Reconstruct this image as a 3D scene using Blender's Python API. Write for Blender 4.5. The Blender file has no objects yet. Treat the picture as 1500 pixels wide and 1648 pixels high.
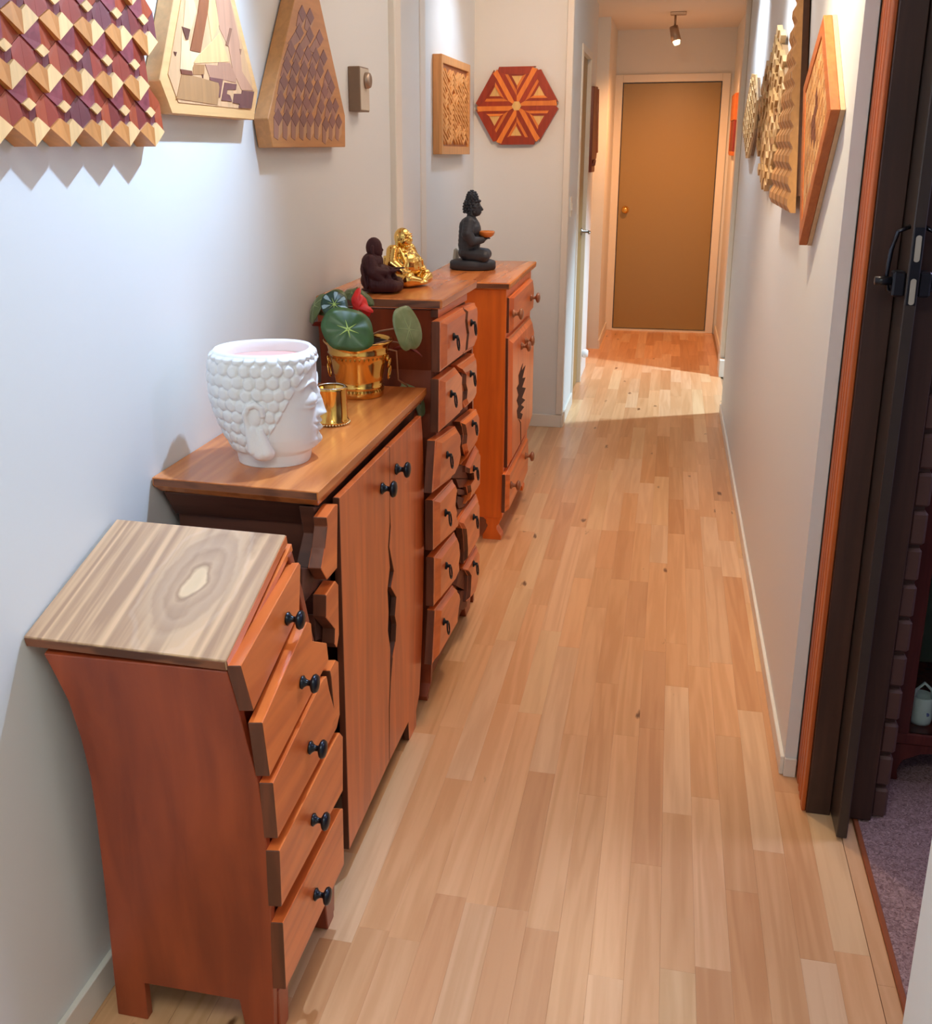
import bpy, bmesh, math, random
from mathutils import Vector, Matrix, Euler
random.seed(11)
C = bpy.context.scene
COL = C.collection
PI = math.pi
# ------------------------------------------------------------------ camera
W_, H_ = 1500, 1648
F_, CX_, CY_ = 1644.9, 698.2, 728.4
yaw, pit, rol = -0.22373, 0.28984, 0.00487
fw = Vector((math.sin(yaw)*math.cos(pit), math.cos(yaw)*math.cos(pit), -math.sin(pit)))
rt = Vector((math.cos(yaw), -math.sin(yaw), 0)); dn = fw.cross(rt)
cr, sr = math.cos(rol), math.sin(rol)
r2 = cr*rt + sr*dn; d2 = -sr*rt + cr*dn
cam = bpy.data.objects.new('camera', bpy.data.cameras.new('camera'))
COL.objects.link(cam)
M = Matrix.Identity(4)
for i in range(3):
    M[i][0] = r2[i]; M[i][1] = -d2[i]; M[i][2] = -fw[i]
M.translation = Vector((0, 0, 1.536))
cam.matrix_world = M
cam.data.sensor_fit = 'VERTICAL'
cam.data.sensor_height = 24; cam.data.sensor_width = 24*W_/H_
cam.data.lens = 24*F_/H_
cam.data.shift_x = (W_/2 - CX_)/H_
cam.data.shift_y = (CY_ - H_/2)/H_
cam.data.clip_start = 0.02
C.camera = cam
# ------------------------------------------------------------------ light
C.view_settings.view_transform = 'Standard'
C.view_settings.look = 'None'
C.view_settings.gamma = 1
C.view_settings.exposure = 0.14
C.view_settings.use_curve_mapping = False
wd = bpy.data.worlds.new('world'); C.world = wd; wd.use_nodes = True
wd.node_tree.nodes['Background'].inputs[0].default_value = (1, .93, .86, 1)
wd.node_tree.nodes['Background'].inputs[1].default_value = .05

def spot(name, loc, target, energy, color, angle, blend=.6, rad=.03):
    l = bpy.data.lights.new(name, 'SPOT'); l.energy = energy; l.color = color
    l.spot_size = math.radians(angle); l.spot_blend = blend; l.shadow_soft_size = rad
    o = bpy.data.objects.new(name, l); COL.objects.link(o); o.location = loc
    o.rotation_euler = (Vector(target)-Vector(loc)).to_track_quat('-Z', 'Y').to_euler()
    return o
def area(name, loc, target, energy, color, sx, sy):
    l = bpy.data.lights.new(name, 'AREA'); l.energy = energy; l.color = color
    l.shape = 'RECTANGLE'; l.size = sx; l.size_y = sy
    o = bpy.data.objects.new(name, l); COL.objects.link(o); o.location = loc
    o.rotation_euler = (Vector(target)-Vector(loc)).to_track_quat('-Z', 'Y').to_euler()
    return o
COOL = (.80, .90, 1.0); NEUT = (1, .93, .85); WARM = (1, .74, .48); AMB = (1, .56, .24)
spot('track_lamp_left', (-.42, 2.25, 2.36), (-.97, 1.40, 1.38), 112, (.50, .71, 1), 110, 1, .02)
spot('track_lamp_right', (.04, 5.25, 2.39), (.36, 5.3, 2.0), 46, (.78, .88, 1), 100, 1, .02)
spot('track_lamp_right_second', (.04, 3.80, 2.39), (.36, 3.8, 2.0), 36, (.80, .89, 1), 95, 1, .02)
spot('track_lamp_warm', (.02, 2.66, 2.39), (.36, 2.70, 1.82), 60, (1, .79, .53), 72, 1, .03)
spot('track_lamp_panel', (-.55, 5.05, 2.38), (-1.06, 4.85, 1.65), 18, (.55, .76, 1), 110, 1, .02)
spot('track_lamp_hall', (-.19, 4.10, 2.38), (-.1, 3.7, 0), 58, (1, .70, .46), 92, 1, .04)
spot('hexagon_lamp', (-.30, 4.0, 2.38), (-.8, 5.67, 1.85), 50, (1, .60, .33), 75, 1, .03)
spot('end_lamp', (-.03, 7.88, 2.16), (.0, 8.5, 0), 78, (1, .42, .16), 150, 1, .03)
spot('side_room_lamp', (1.45, 6.72, 2.2), (.0, 6.72, 0), 360, (.56, .82, 1), 66, .75, .05)
area('fill_light_near', (-.25, .0, 2.42), (-.25, .0, 0), 16, (.95, 1, .93), .7, .7)  # added fill above the camera, no fitting there
area('fill_light_middle', (-.25, 3.2, 2.42), (-.25, 3.2, 0), 6, (1, .78, .62), .5, 1.2)  # added soft fill standing in for bounced light, no fitting there
area('parlour_light', (2.2, 2.6, 2.3), (1.0, 2.3, 0), 20, (.62, .62, 1.0), .6, .6)

# ------------------------------------------------------------------ materials
def newmat(name):
    m = bpy.data.materials.new(name); m.use_nodes = True
    nt = m.node_tree; return m, nt, nt.nodes['Principled BSDF']
def paint(name, col, rough=.6, metal=0, bump=0, bscale=200, coat=0, spec=.5):
    m, nt, b = newmat(name)
    b.inputs['Base Color'].default_value = (*col, 1); b.inputs['Roughness'].default_value = rough
    b.inputs['Metallic'].default_value = metal; b.inputs['Coat Weight'].default_value = coat
    b.inputs['Specular IOR Level'].default_value = spec
    if bump:
        tc = nt.nodes.new('ShaderNodeTexCoord'); n = nt.nodes.new('ShaderNodeTexNoise')
        n.inputs['Scale'].default_value = bscale; n.inputs['Detail'].default_value = 3
        bp = nt.nodes.new('ShaderNodeBump'); bp.inputs['Strength'].default_value = bump; bp.inputs['Distance'].default_value = .002
        nt.links.new(tc.outputs['Object'], n.inputs['Vector']); nt.links.new(n.outputs['Fac'], bp.inputs['Height'])
        nt.links.new(bp.outputs['Normal'], b.inputs['Normal'])
    return m
def wood(name, ca, cb, axis='Z', fine=60, long=3.0, rough=.35, rings=.5, vary=.12, knots=0, coat=0, cc=None, bump=.15, blotch=.0):
    """grain runs along axis; ca light, cb dark"""
    m, nt, b = newmat(name); N = nt.nodes; L = nt.links
    tc = N.new('ShaderNodeTexCoord'); oi = N.new('ShaderNodeObjectInfo')
    off = N.new('ShaderNodeVectorMath'); off.operation = 'MULTIPLY_ADD'
    comb = N.new('ShaderNodeCombineXYZ')
    for i, k in enumerate((7.3, 3.1, 5.7)):
        mm = N.new('ShaderNodeMath'); mm.operation = 'MULTIPLY'; mm.inputs[1].default_value = k
        L.new(oi.outputs['Random'], mm.inputs[0]); L.new(mm.outputs[0], comb.inputs[i])
    add = N.new('ShaderNodeVectorMath'); add.operation = 'ADD'
    L.new(tc.outputs['Object'], add.inputs[0]); L.new(comb.outputs[0], add.inputs[1])
    mp = N.new('ShaderNodeMapping')
    s = {'X': (long, fine, fine), 'Y': (fine, long, fine), 'Z': (fine, fine, long), 'T': (fine, long, long)}[axis]
    mp.inputs['Scale'].default_value = s
    L.new(add.outputs[0], mp.inputs['Vector'])
    n1 = N.new('ShaderNodeTexNoise'); n1.inputs['Scale'].default_value = 1; n1.inputs['Detail'].default_value = 4
    n1.inputs['Distortion'].default_value = .6
    L.new(mp.outputs[0], n1.inputs['Vector'])
    mp2 = N.new('ShaderNodeMapping'); mp2.inputs['Scale'].default_value = tuple(v*.16 for v in s)
    L.new(add.outputs[0], mp2.inputs['Vector'])
    n2 = N.new('ShaderNodeTexNoise'); n2.inputs['Scale'].default_value = 1; n2.inputs['Detail'].default_value = 2; n2.inputs['Distortion'].default_value = 1.2
    L.new(mp2.outputs[0], n2.inputs['Vector'])
    # contour rings of the broad noise give cathedral grain
    mr = N.new('ShaderNodeMath'); mr.operation = 'MULTIPLY'; mr.inputs[1].default_value = 26
    L.new(n2.outputs['Fac'], mr.inputs[0])
    sn = N.new('ShaderNodeMath'); sn.operation = 'SINE'; L.new(mr.outputs[0], sn.inputs[0])
    ma = N.new('ShaderNodeMath'); ma.operation = 'MULTIPLY'; ma.inputs[1].default_value = .22*rings
    L.new(sn.outputs[0], ma.inputs[0])
    mb = N.new('ShaderNodeMath'); mb.operation = 'ADD'; L.new(ma.outputs[0], mb.inputs[0]); L.new(n1.outputs['Fac'], mb.inputs[1])
    if blotch:
        nb = N.new('ShaderNodeTexNoise'); nb.inputs['Scale'].default_value = 7; nb.inputs['Detail'].default_value = 2
        L.new(add.outputs[0], nb.inputs['Vector'])
        mc = N.new('ShaderNodeMath'); mc.operation = 'MULTIPLY_ADD'; mc.inputs[1].default_value = blotch; 
        L.new(nb.outputs['Fac'], mc.inputs[0]); L.new(mb.outputs[0], mc.inputs[2])
        md = N.new('ShaderNodeMath'); md.operation = 'SUBTRACT'; md.inputs[1].default_value = blotch*.5
        L.new(mc.outputs[0], md.inputs[0]); mb = md
    cr = N.new('ShaderNodeValToRGB'); cr.color_ramp.elements[0].position = .28; cr.color_ramp.elements[1].position = .72
    cr.color_ramp.elements[0].color = (*cb, 1); cr.color_ramp.elements[1].color = (*ca, 1)
    L.new(mb.outputs[0], cr.inputs[0])
    col = cr.outputs[0]
    if cc:
        cr2 = N.new('ShaderNodeValToRGB'); cr2.color_ramp.interpolation = 'CONSTANT'
        cr2.color_ramp.elements[0].color = (*cc[0], 1)
        cr2.color_ramp.elements[1].position = 1/len(cc); cr2.color_ramp.elements[1].color = (*cc[1], 1)
        for i in range(2, len(cc)):
            e = cr2.color_ramp.elements.new(i/len(cc)); e.color = (*cc[i], 1)
        L.new(oi.outputs['Random'], cr2.inputs[0])
        mx = N.new('ShaderNodeMix'); mx.data_type = 'RGBA'; mx.blend_type = 'MULTIPLY'; mx.inputs[0].default_value = 1
        L.new(col, mx.inputs[6]); L.new(cr2.outputs[0], mx.inputs[7]); col = mx.outputs[2]
    if vary:
        hs = N.new('ShaderNodeHueSaturation')
        mv = N.new('ShaderNodeMapRange'); mv.inputs[3].default_value = 1-vary; mv.inputs[4].default_value = 1+vary
        fr = N.new('ShaderNodeMath'); fr.operation = 'FRACT'; m9 = N.new('ShaderNodeMath'); m9.operation = 'MULTIPLY'; m9.inputs[1].default_value = 37.7
        L.new(oi.outputs['Random'], m9.inputs[0]); L.new(m9.outputs[0], fr.inputs[0]); L.new(fr.outputs[0], mv.inputs[0])
        L.new(mv.outputs[0], hs.inputs['Value']); L.new(col, hs.inputs['Color']); col = hs.outputs[0]
    if knots:
        mk = N.new('ShaderNodeMapping')
        e = {'X': (.35, 1, 1), 'Y': (1, .35, 1), 'Z': (1, 1, .35), 'T': (1, .35, .35)}[axis]; mk.inputs['Scale'].default_value = e
        L.new(add.outputs[0], mk.inputs[0])
        vo = N.new('ShaderNodeTexVoronoi'); vo.inputs['Scale'].default_value = knots
        wn = N.new('ShaderNodeTexNoise'); wn.inputs['Scale'].default_value = 60
        L.new(mk.outputs[0], wn.inputs['Vector'])
        mad = N.new('ShaderNodeMix'); mad.data_type = 'RGBA'; mad.blend_type = 'LINEAR_LIGHT'; mad.inputs[0].default_value = .012
        L.new(mk.outputs[0], mad.inputs[6]); L.new(wn.outputs['Color'], mad.inputs[7]); L.new(mad.outputs[2], vo.inputs['Vector'])
        kr = N.new('ShaderNodeValToRGB'); kr.color_ramp.elements[0].position = .045; kr.color_ramp.elements[1].position = .105
        kr.color_ramp.elements[0].color = (.16, .08, .045, 1); kr.color_ramp.elements[1].color = (1, 1, 1, 1)
        L.new(vo.outputs['Distance'], kr.inputs[0])
        mx = N.new('ShaderNodeMix'); mx.data_type = 'RGBA'; mx.blend_type = 'MULTIPLY'; mx.inputs[0].default_value = .85
        L.new(col, mx.inputs[6]); L.new(kr.outputs[0], mx.inputs[7]); col = mx.outputs[2]
    L.new(col, b.inputs['Base Color'])
    b.inputs['Roughness'].default_value = rough; b.inputs['Coat Weight'].default_value = coat; b.inputs['Coat Roughness'].default_value = .25
    bp = N.new('ShaderNodeBump'); bp.inputs['Strength'].default_value = bump; bp.inputs['Distance'].default_value = .001
    L.new(mb.outputs[0], bp.inputs['Height']); L.new(bp.outputs[0], b.inputs['Normal'])
    return m
WALL = paint('wall_paint', (.77, .80, .80), .55, bump=.04, bscale=300)
TRIM = paint('trim_paint', (.80, .77, .70), .4)
CEIL = paint('ceiling_paint', (.80, .78, .74), .8)
DOORP = paint('door_paint', (.33, .225, .085), .38, bump=.05, bscale=400)
FLOORM = wood('laminate_beech', (.80, .50, .29), (.71, .415, .225), 'Y', 60, 3, .30, 1.0, .05, knots=9,
    cc=[(1, .93, .84), (.87, .74, .63), (1.04, 1.08, 1.10), (.96, .87, .76), (.82, .68, .55), (1, .97, .93), (1.02, 1.06, 1.0), (.93, .82, .70), (1, .90, .78), (.90, .82, .72)], bump=.05, coat=.15)
SUBF = paint('laminate_core', (.38, .23, .13), .6)
RED_Z = wood('red_pine_side', (.36, .066, .020), (.22, .036, .012), 'Z', 22, 3, .36, .5, .04, blotch=.35, coat=.12)
RED2_Z = wood('bright_red_pine_side', (.90, .19, .018), (.72, .135, .012), 'Z', 30, 3, .36, .5, .04, blotch=.35, coat=.25)
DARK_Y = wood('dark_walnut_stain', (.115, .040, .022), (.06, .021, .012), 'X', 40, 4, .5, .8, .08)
ENDG = wood('end_grain_stain', (.24, .085, .038), (.10, .035, .018), 'X', 60, 14, .5, 1.6, .05)
ENDF_SHADE = wood('front_shaded_ends', (.17, .048, .020), (.10, .030, .013), 'Z', 50, 6, .5, .8, .05)  # end grain of the fronts, darkened further to stand in for shade
FRONT_Y = wood('honey_pine_front', (.84, .215, .048), (.62, .130, .028), 'Y', 30, 3, .3, .7, .07, knots=5, coat=.3)
FRONT_Z = wood('honey_pine_door', (.78, .180, .042), (.58, .120, .027), 'Z', 30, 3, .32, .7, .04, knots=4.5, coat=.3)
TOP_Y = wood('honey_pine_top', (.74, .25, .065), (.50, .145, .035), 'Y', 34, 3, .26, 1.0, .05, coat=.3)
PALE_Y = wood('weathered_pine_top', (.72, .45, .255), (.42, .24, .135), 'T', 60, 3.0, .28, .9, .03, coat=.3, knots=2.6)
IRON = paint('black_iron', (.03, .035, .045), .3, .85)
PEG = wood('turned_pine', (.36, .13, .05), (.22, .07, .03), 'X', 60, 8, .3, .4, .1, coat=.4)
BRASS = paint('brass', (.80, .48, .12), .13, 1)
GOLD = paint('polished_gold', (.85, .56, .17), .16, 1)
BLACK = paint('cavity_dark', (.02, .008, .005), .9)

# ------------------------------------------------------------------ helpers
def raw(name, vs, fs, mat, parent=None, smooth=False, bev=0, loc=None, segs=1):
    o0 = Vector(loc) if loc is not None else (parent_loc(parent) if parent else Vector((0, 0, 0)))
    me = bpy.data.meshes.new(name)
    bm = bmesh.new()
    bv = [bm.verts.new(Vector(v)-o0) for v in vs]
    for f in fs:
        try: bm.faces.new([bv[i] for i in f])
        except ValueError: pass
    bmesh.ops.recalc_face_normals(bm, faces=bm.faces)
    if bev:
        bmesh.ops.bevel(bm, geom=list(bm.edges), offset=bev, segments=segs, affect='EDGES', clamp_overlap=True)
    bm.to_mesh(me); bm.free()
    if smooth:
        for p in me.polygons: p.use_smooth = True
    if mat: me.materials.append(mat)
    if mat in (FRONT_Y, FRONT_Z) and not smooth:   # sawn ends take the stain darker, and shade on these sides is coloured in
        me.materials.append(ENDF_SHADE)
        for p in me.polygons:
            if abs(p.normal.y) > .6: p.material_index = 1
    o = bpy.data.objects.new(name, me); COL.objects.link(o)
    if parent:
        o.parent = parent
        o.location = o0 - parent_loc(parent)
    else: o.location = o0
    return o
def parent_loc(p):
    v = Vector(p.location)
    q = p.parent
    while q: v += Vector(q.location); q = q.parent
    return v
def thing(name, label, cat, loc, group=None):
    o = bpy.data.objects.new(name, None); COL.objects.link(o); o.location = loc
    o.empty_display_size = .05
    return tag(o, label, cat, group)
def tag(o, label, cat, group=None, kind=None):
    o['label'] = label; o['category'] = cat
    if group: o['group'] = group
    if kind: o['kind'] = kind
    return o
def struct(o, label=None):
    o['kind'] = 'structure'
    if label: o['label'] = label
    return o
def hexa(name, v8, mat, parent=None, bev=0, **k):
    return raw(name, v8, [(0,1,2,3), (4,5,6,7), (0,1,5,4), (1,2,6,5), (2,3,7,6), (3,0,4,7)], mat, parent, bev=bev, **k)
def box(name, x0, x1, y0, y1, z0, z1, mat, parent=None, bev=0, **k):
    return hexa(name, [(x0,y0,z0), (x1,y0,z0), (x1,y1,z0), (x0,y1,z0), (x0,y0,z1), (x1,y0,z1), (x1,y1,z1), (x0,y1,z1)], mat, parent, bev, **k)
def prism(name, poly, off, mat, parent=None, bev=0, back=None, **k):
    """poly: 3-D outline; off: offset vector to the back outline"""
    n = len(poly); P = [Vector(p) for p in poly]; off = Vector(off)
    Q = [Vector(p) for p in back] if back else [p+off for p in P]
    fs = [tuple(range(n)), tuple(range(2*n-1, n-1, -1))]+[(i, (i+1) % n, n+(i+1) % n, n+i) for i in range(n)]
    return raw(name, P+Q, fs, mat, parent, bev=bev, **k)
def px(poly, x): return [(x, a, b) for a, b in poly]
def py(poly, y): return [(a, y, b) for a, b in poly]
def lathe(name, prof, mat, parent=None, seg=28, axis='Z', loc=(0,0,0), smooth=True, sx=1, sy=1):
    """prof: list (r, h); closed at poles if r=0"""
    vs = []; fs = []; n = len(prof)
    for i in range(seg):
        a = 2*PI*i/seg
        for r, h in prof:
            p = (r*math.cos(a)*sx, r*math.sin(a)*sy, h)
            if axis == 'X': p = (p[2], p[0], p[1])
            if axis == 'Y': p = (p[0], p[2], p[1])
            vs.append(Vector(p)+Vector(loc))
    for i in range(seg):
        j = (i+1) % seg
        for k in range(n-1):
            fs.append((i*n+k, j*n+k, j*n+k+1, i*n+k+1))
    me_loc = loc
    o = raw(name, vs, fs, mat, parent, loc=me_loc)
    bm = bmesh.new(); bm.from_mesh(o.data)
    bmesh.ops.remove_doubles(bm, verts=bm.verts, dist=1e-6)
    bmesh.ops.recalc_face_normals(bm, faces=bm.faces)
    for f in bm.faces: f.smooth = smooth
    bm.to_mesh(o.data); bm.free()
    if smooth:
        for e in o.data.edges: pass
    return o
def tube(name, pts, r, mat, parent=None, seg=8, r1=None, closed=False, loc=None):
    P = [Vector(p) for p in pts]; n = len(P); vs = []; fs = []
    up = Vector((.123, .456, .9)).normalized()
    for i, p in enumerate(P):
        a = P[(i-1) % n] if (closed or i) else P[0]
        b = P[(i+1) % n] if (closed or i < n-1) else P[-1]
        t = (b-a).normalized(); u = t.cross(up).normalized(); v = t.cross(u)
        rr = r if r1 is None else r+(r1-r)*i/(n-1)
        for k in range(seg):
            q = 2*PI*k/seg
            vs.append(p+(u*math.cos(q)+v*math.sin(q))*rr)
    m = n if closed else n-1
    for i in range(m):
        j = (i+1) % n
        for k in range(seg):
            l = (k+1) % seg
            fs.append((i*seg+k, i*seg+l, j*seg+l, j*seg+k))
    if not closed:
        fs.append(tuple(range(seg))); fs.append(tuple((n-1)*seg+k for k in range(seg)))
    return raw(name, vs, fs, mat, parent, smooth=True, loc=loc)
def copy_to(o, loc, parent=None):
    c = o.copy(); COL.objects.link(c); c.location = loc
    if parent: c.parent = parent
    return c
def interp(tab, t):
    for (a, b), (c, d) in zip(tab, tab[1:]):
        if (a <= t <= c) or (a >= t >= c): return b+(d-b)*((t-a)/(c-a) if c != a else 0)
    return tab[0][1] if abs(t-tab[0][0]) < abs(t-tab[-1][0]) else tab[-1][1]
BALL = {}
def blob(name, prims, mat, parent, base, voxel=.002, smooth=3, rotz=0, scale=1):
    """one continuous surface grown over ellipsoids ('e',c,r[,rot]) and tapered limbs ('c',p0,p1,r0,r1)"""
    vs = []; fs = []
    def ball(mat4, nu, nv):
        key = (nu, nv)
        if key not in BALL:
            v = [Vector((0, 0, 1))]; f = []
            for i in range(1, nv):
                t = PI*i/nv
                for j in range(nu): v.append(Vector((math.sin(t)*math.cos(2*PI*j/nu), math.sin(t)*math.sin(2*PI*j/nu), math.cos(t))))
            v.append(Vector((0, 0, -1))); e = len(v)-1
            for j in range(nu):
                k = (j+1) % nu; f.append((0, 1+j, 1+k)); f.append((e, e-nu+k, e-nu+j))
                for i in range(nv-2): f.append((1+i*nu+j, 1+(i+1)*nu+j, 1+(i+1)*nu+k, 1+i*nu+k))
            BALL[key] = (v, f)
        v, f = BALL[key]; n0 = len(vs)
        vs.extend([mat4 @ q for q in v]); fs.extend([tuple(n0+i for i in q) for q in f])
    for pr in prims:
        if pr[0] == 'e':
            _, c, r = pr[:3]; rot = Euler(pr[3]).to_matrix().to_4x4() if len(pr) > 3 else Matrix.Identity(4)
            ball(Matrix.Translation(c) @ rot @ Matrix.Diagonal((*r, 1)), 16, 10)
        else:
            _, a, b, ra, rb = pr; a = Vector(a); b = Vector(b); n = max(2, int((b-a).length/(min(ra, rb)*.5))+1)
            for i in range(n+1):
                t = i/n; ball(Matrix.Translation(a.lerp(b, t)) @ Matrix.Scale(ra+(rb-ra)*t, 4), 12, 8)
    me = bpy.data.meshes.new(name+'_src'); me.from_pydata(vs, [], fs); me.update()
    t = bpy.data.objects.new(name+'_src', me); COL.objects.link(t)
    rm = t.modifiers.new('r', 'REMESH'); rm.mode = 'VOXEL'; rm.voxel_size = voxel
    sm = t.modifiers.new('s', 'SMOOTH'); sm.iterations = smooth; sm.factor = .5
    dg = bpy.context.evaluated_depsgraph_get(); dg.update()
    m2 = bpy.data.meshes.new_from_object(t.evaluated_get(dg))
    bpy.data.objects.remove(t); bpy.data.meshes.remove(me)
    m2.name = name
    m2.transform(Matrix.Translation(Vector(base)-parent_loc(parent)) @ Matrix.Rotation(rotz, 4, 'Z') @ Matrix.Scale(scale, 4))
    m2.materials.clear(); m2.materials.append(mat)
    for p in m2.polygons: p.use_smooth = True; p.material_index = 0
    o = bpy.data.objects.new(name, m2); COL.objects.link(o); o.parent = parent
    return o
# ================================================================== SETTING
floor = struct(box('floor', -1.3, .505, -1.6, 9.3, -.05, -.0085, SUBF), 'pale beech strip laminate running the length of the hallway')
PITCH = .0675; X0 = -.205
ME = {}
def strip_mesh(L):
    k = round(L, 3)
    if k in ME: return ME[k]
    me = bpy.data.meshes.new('plank'); bm = bmesh.new(); w = PITCH/2-.00005; g = .0001
    c = [(-w, 0), (w, 0), (w, L-g), (-w, L-g)]; i_ = .00035
    ci = [(-w+i_, i_), (w-i_, i_), (w-i_, L-g-i_), (-w+i_, L-g-i_)]
    lo = [bm.verts.new((x, y, -.008)) for x, y in c]; mi = [bm.verts.new((x, y, -.0003)) for x, y in c]; hi = [bm.verts.new((x, y, 0)) for x, y in ci]
    bm.faces.new(hi); bm.faces.new(lo[::-1])
    for a in range(4):
        b = (a+1) % 4
        bm.faces.new((lo[a], lo[b], mi[b], mi[a])); bm.faces.new((mi[a], mi[b], hi[b], hi[a]))
    bm.to_mesh(me); bm.free(); me.materials.append(FLOORM); ME[k] = me
    return me
cuts = {-3: [1.79], -2: [3.085], -1: [2.28, 4.06], 0: [3.30, 4.06], 1: [2.775, 3.56], 2: [2.50, 3.10], 3: [1.98, 2.55], 4: [3.08, 4.08], 7: [3.67, 5.2]}
count = 0; hidden = []
for k in range(-12, 11):
    xc = X0+PITCH*(k+.5)
    rng = random.Random(100+k)
    y = -1.6+rng.uniform(0, .5); first = -1.6
    ends = [first, y]
    while y < 9.3:
        y += rng.choice([.42, .5, .56, .62, .68, .74, .78]); ends.append(y)
    for c in cuts.get(k, []):      # seams read off the photograph
        j = min(range(1, len(ends)), key=lambda i: abs(ends[i]-c)); ends[j] = c
    if k in (-3, -2, -1): 
        j = min(range(1, len(ends)), key=lambda i: abs(ends[i]-1.777)); ends[j] = 1.777 if k != -3 else 1.79
    for a, b in zip(ends, ends[1:]):
        b = min(b, 9.3); L = round((b-a)/.02)*.02 if abs(b-a) > .06 else b-a
        if b-a < .03: continue
        if xc > .505: continue
        if xc > .505-PITCH/2: hidden.append((xc-.016, a, b)); continue
        if (b < 1.25) or (xc < -.70) or (xc > .40 and b > 2.5) or (a > 8.9): hidden.append((xc, a, b)); continue
        o = bpy.data.objects.new('plank', strip_mesh(b-a)); COL.objects.link(o); o.parent = floor
        o.location = (xc-floor.location.x, a-floor.location.y, 0-floor.location.z); count += 1
vs = []; fs = []
for xc, a, b in hidden:
    i = len(vs); w = PITCH/2-.0003 if xc < .43 else .0165
    vs += [(xc-w, a, -.008), (xc+w, a, -.008), (xc+w, b-.0005, -.008), (xc-w, b-.0005, -.008), (xc-w, a, 0), (xc+w, a, 0), (xc+w, b-.0005, 0), (xc-w, b-.0005, 0)]
    fs += [tuple(i+j for j in f) for f in [(0,1,2,3), (4,5,6,7), (0,1,5,4), (1,2,6,5), (2,3,7,6), (3,0,4,7)]]
o = raw('plank_edge_run', vs, fs, FLOORM, floor); o['kind'] = 'stuff'
print('planks', count)

struct(box('ceiling', -1.4, 3.2, -1.7, 9.4, 2.44, 2.5, CEIL), 'white painted hallway ceiling')
struct(box('wall_left', -1.25, -.965, -1.6, 3.60, -.05, 2.44, WALL), 'white wall behind the near chests')
struct(box('wall_left_rear', -1.25, -1.06, 4.40, 5.80, -.05, 2.44, WALL), 'white wall behind the black statue')
struct(box('wall_back', -1.25, -.545, 5.67, 5.85, -.05, 2.44, WALL), 'cream wall carrying the hexagon panel')
struct(box('wall_behind_camera', -1.25, .6, -1.7, -1.6, -.05, 2.44, WALL))
struct(box('door_1', -1.12, -1.04, 3.60, 4.40, .01, 2.42, WALL), 'flush white panel between two trim strips')
struct(box('wall_left_cupboard', -1.25, -1.121, 3.60, 4.40, -.05, 2.44, WALL))
box_t = [('trim_1', -.985, -.942, 3.58, 3.665, 0, 2.44, 'pale vertical trim strip at the end of the near white wall'),
         ('trim_2', -1.062, -1.035, 4.34, 4.43, 0, 2.44, 'narrow pale trim strip left of the carved square panel'),
         ('trim_3', -.575, -.540, 5.655, 5.70, .075, 2.44, 'white corner trim right of the hexagon panel')]
for n, a, b, c, d, e, f, l in box_t: struct(box(n, a, b, c, d, e, f, TRIM, bev=.003), l)
# hall beyond the hexagon wall
struct(box('wall_left_hall', -.75, -.545, 5.85, 6.24, -.05, 2.44, WALL))
struct(box('wall_left_hall_head', -.75, -.545, 6.24, 6.90, 2.10, 2.44, WALL))
struct(box('wall_left_hall_middle', -.75, -.545, 6.90, 7.40, -.05, 2.44, WALL), 'white stretch of wall beyond the grey side door')
struct(box('wall_left_hall_recess', -.75, -.60, 7.40, 8.10, -.05, 2.44, WALL))
struct(box('wall_left_hall_end', -.75, -.505, 8.10, 9.2, -.05, 2.44, WALL))
d2 = struct(box('door_2', -.60, -.562, 6.28, 6.86, .008, 2.06, DOORP, bev=.002), 'grey side door on the left of the hall')
d2h = lathe('door_handle', [(0, 0), (.026, 0), (.026, .006), (.01, .01), (.009, .045), (0, .045)], paint('dull_steel', (.32, .29, .26), .35, .9), d2, 16, 'X', (-.5618, 6.80, 1.012))
tube('lever', [(-.520, 6.80, 1.012), (-.508, 6.80, 1.012), (-.503, 6.76, 1.012), (-.503, 6.70, 1.010)], .008, d2h.data.materials[0], d2h)
for i, (a, b, c, d) in enumerate([(6.24, 6.28, 0, 2.10), (6.86, 6.90, 0, 2.10), (6.28, 6.86, 2.06, 2.10)]):
    struct(box('trim_%d' % (4+i), -.58, -.536, a, b, c, d, TRIM, bev=.002), 'white casing of the grey side door')
struct(box('trim_7', -.61, -.592, 7.46, 8.06, 2.04, 2.10, TRIM)); 
door3 = struct(box('door_3', -.605, -.59, 7.50, 8.04, .01, 2.04, TRIM, bev=.002), 'white recessed door at the left end of the hall')
# end wall and its door
struct(box('wall_end_left', -.8, -.446, 9.02, 9.2, -.05, 2.44, WALL)); struct(box('wall_end_right', .343, .8, 9.02, 9.2, -.05, 2.44, WALL))
struct(box('wall_end_head', -.446, .343, 9.02, 9.2, 2.04, 2.44, WALL), 'wall above the end door')
dend = struct(box('door_4', -.440, .337, 9.035, 9.075, .018, 2.033, DOORP, bev=.003), 'flat olive-brown door closing the hallway')
kn = lathe('door_knob', [(0, -.055), (.018, -.053), (.027, -.042), (.026, -.030), (.012, -.022), (.010, -.008), (.030, -.006), (.032, .0), (0, 0)], BRASS, dend, 20, 'Y', (-.381, 9.035, 1.024))
for i, (a, b, c, d, l) in enumerate([(-.508, -.446, 0, 2.10, 'left'), (.343, .405, 0, 2.10, 'right'), (-.446, .343, 2.04, 2.10, 'top')]):
    struct(box('trim_%d' % (8+i), a, b, 8.998, 9.022, c, d, TRIM, bev=.003), 'cream %s casing of the end door' % l)
struct(box('trim_11', -.446, .343, 9.0, 9.06, 0, .012, TRIM), 'thin pale threshold under the end door')
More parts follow.
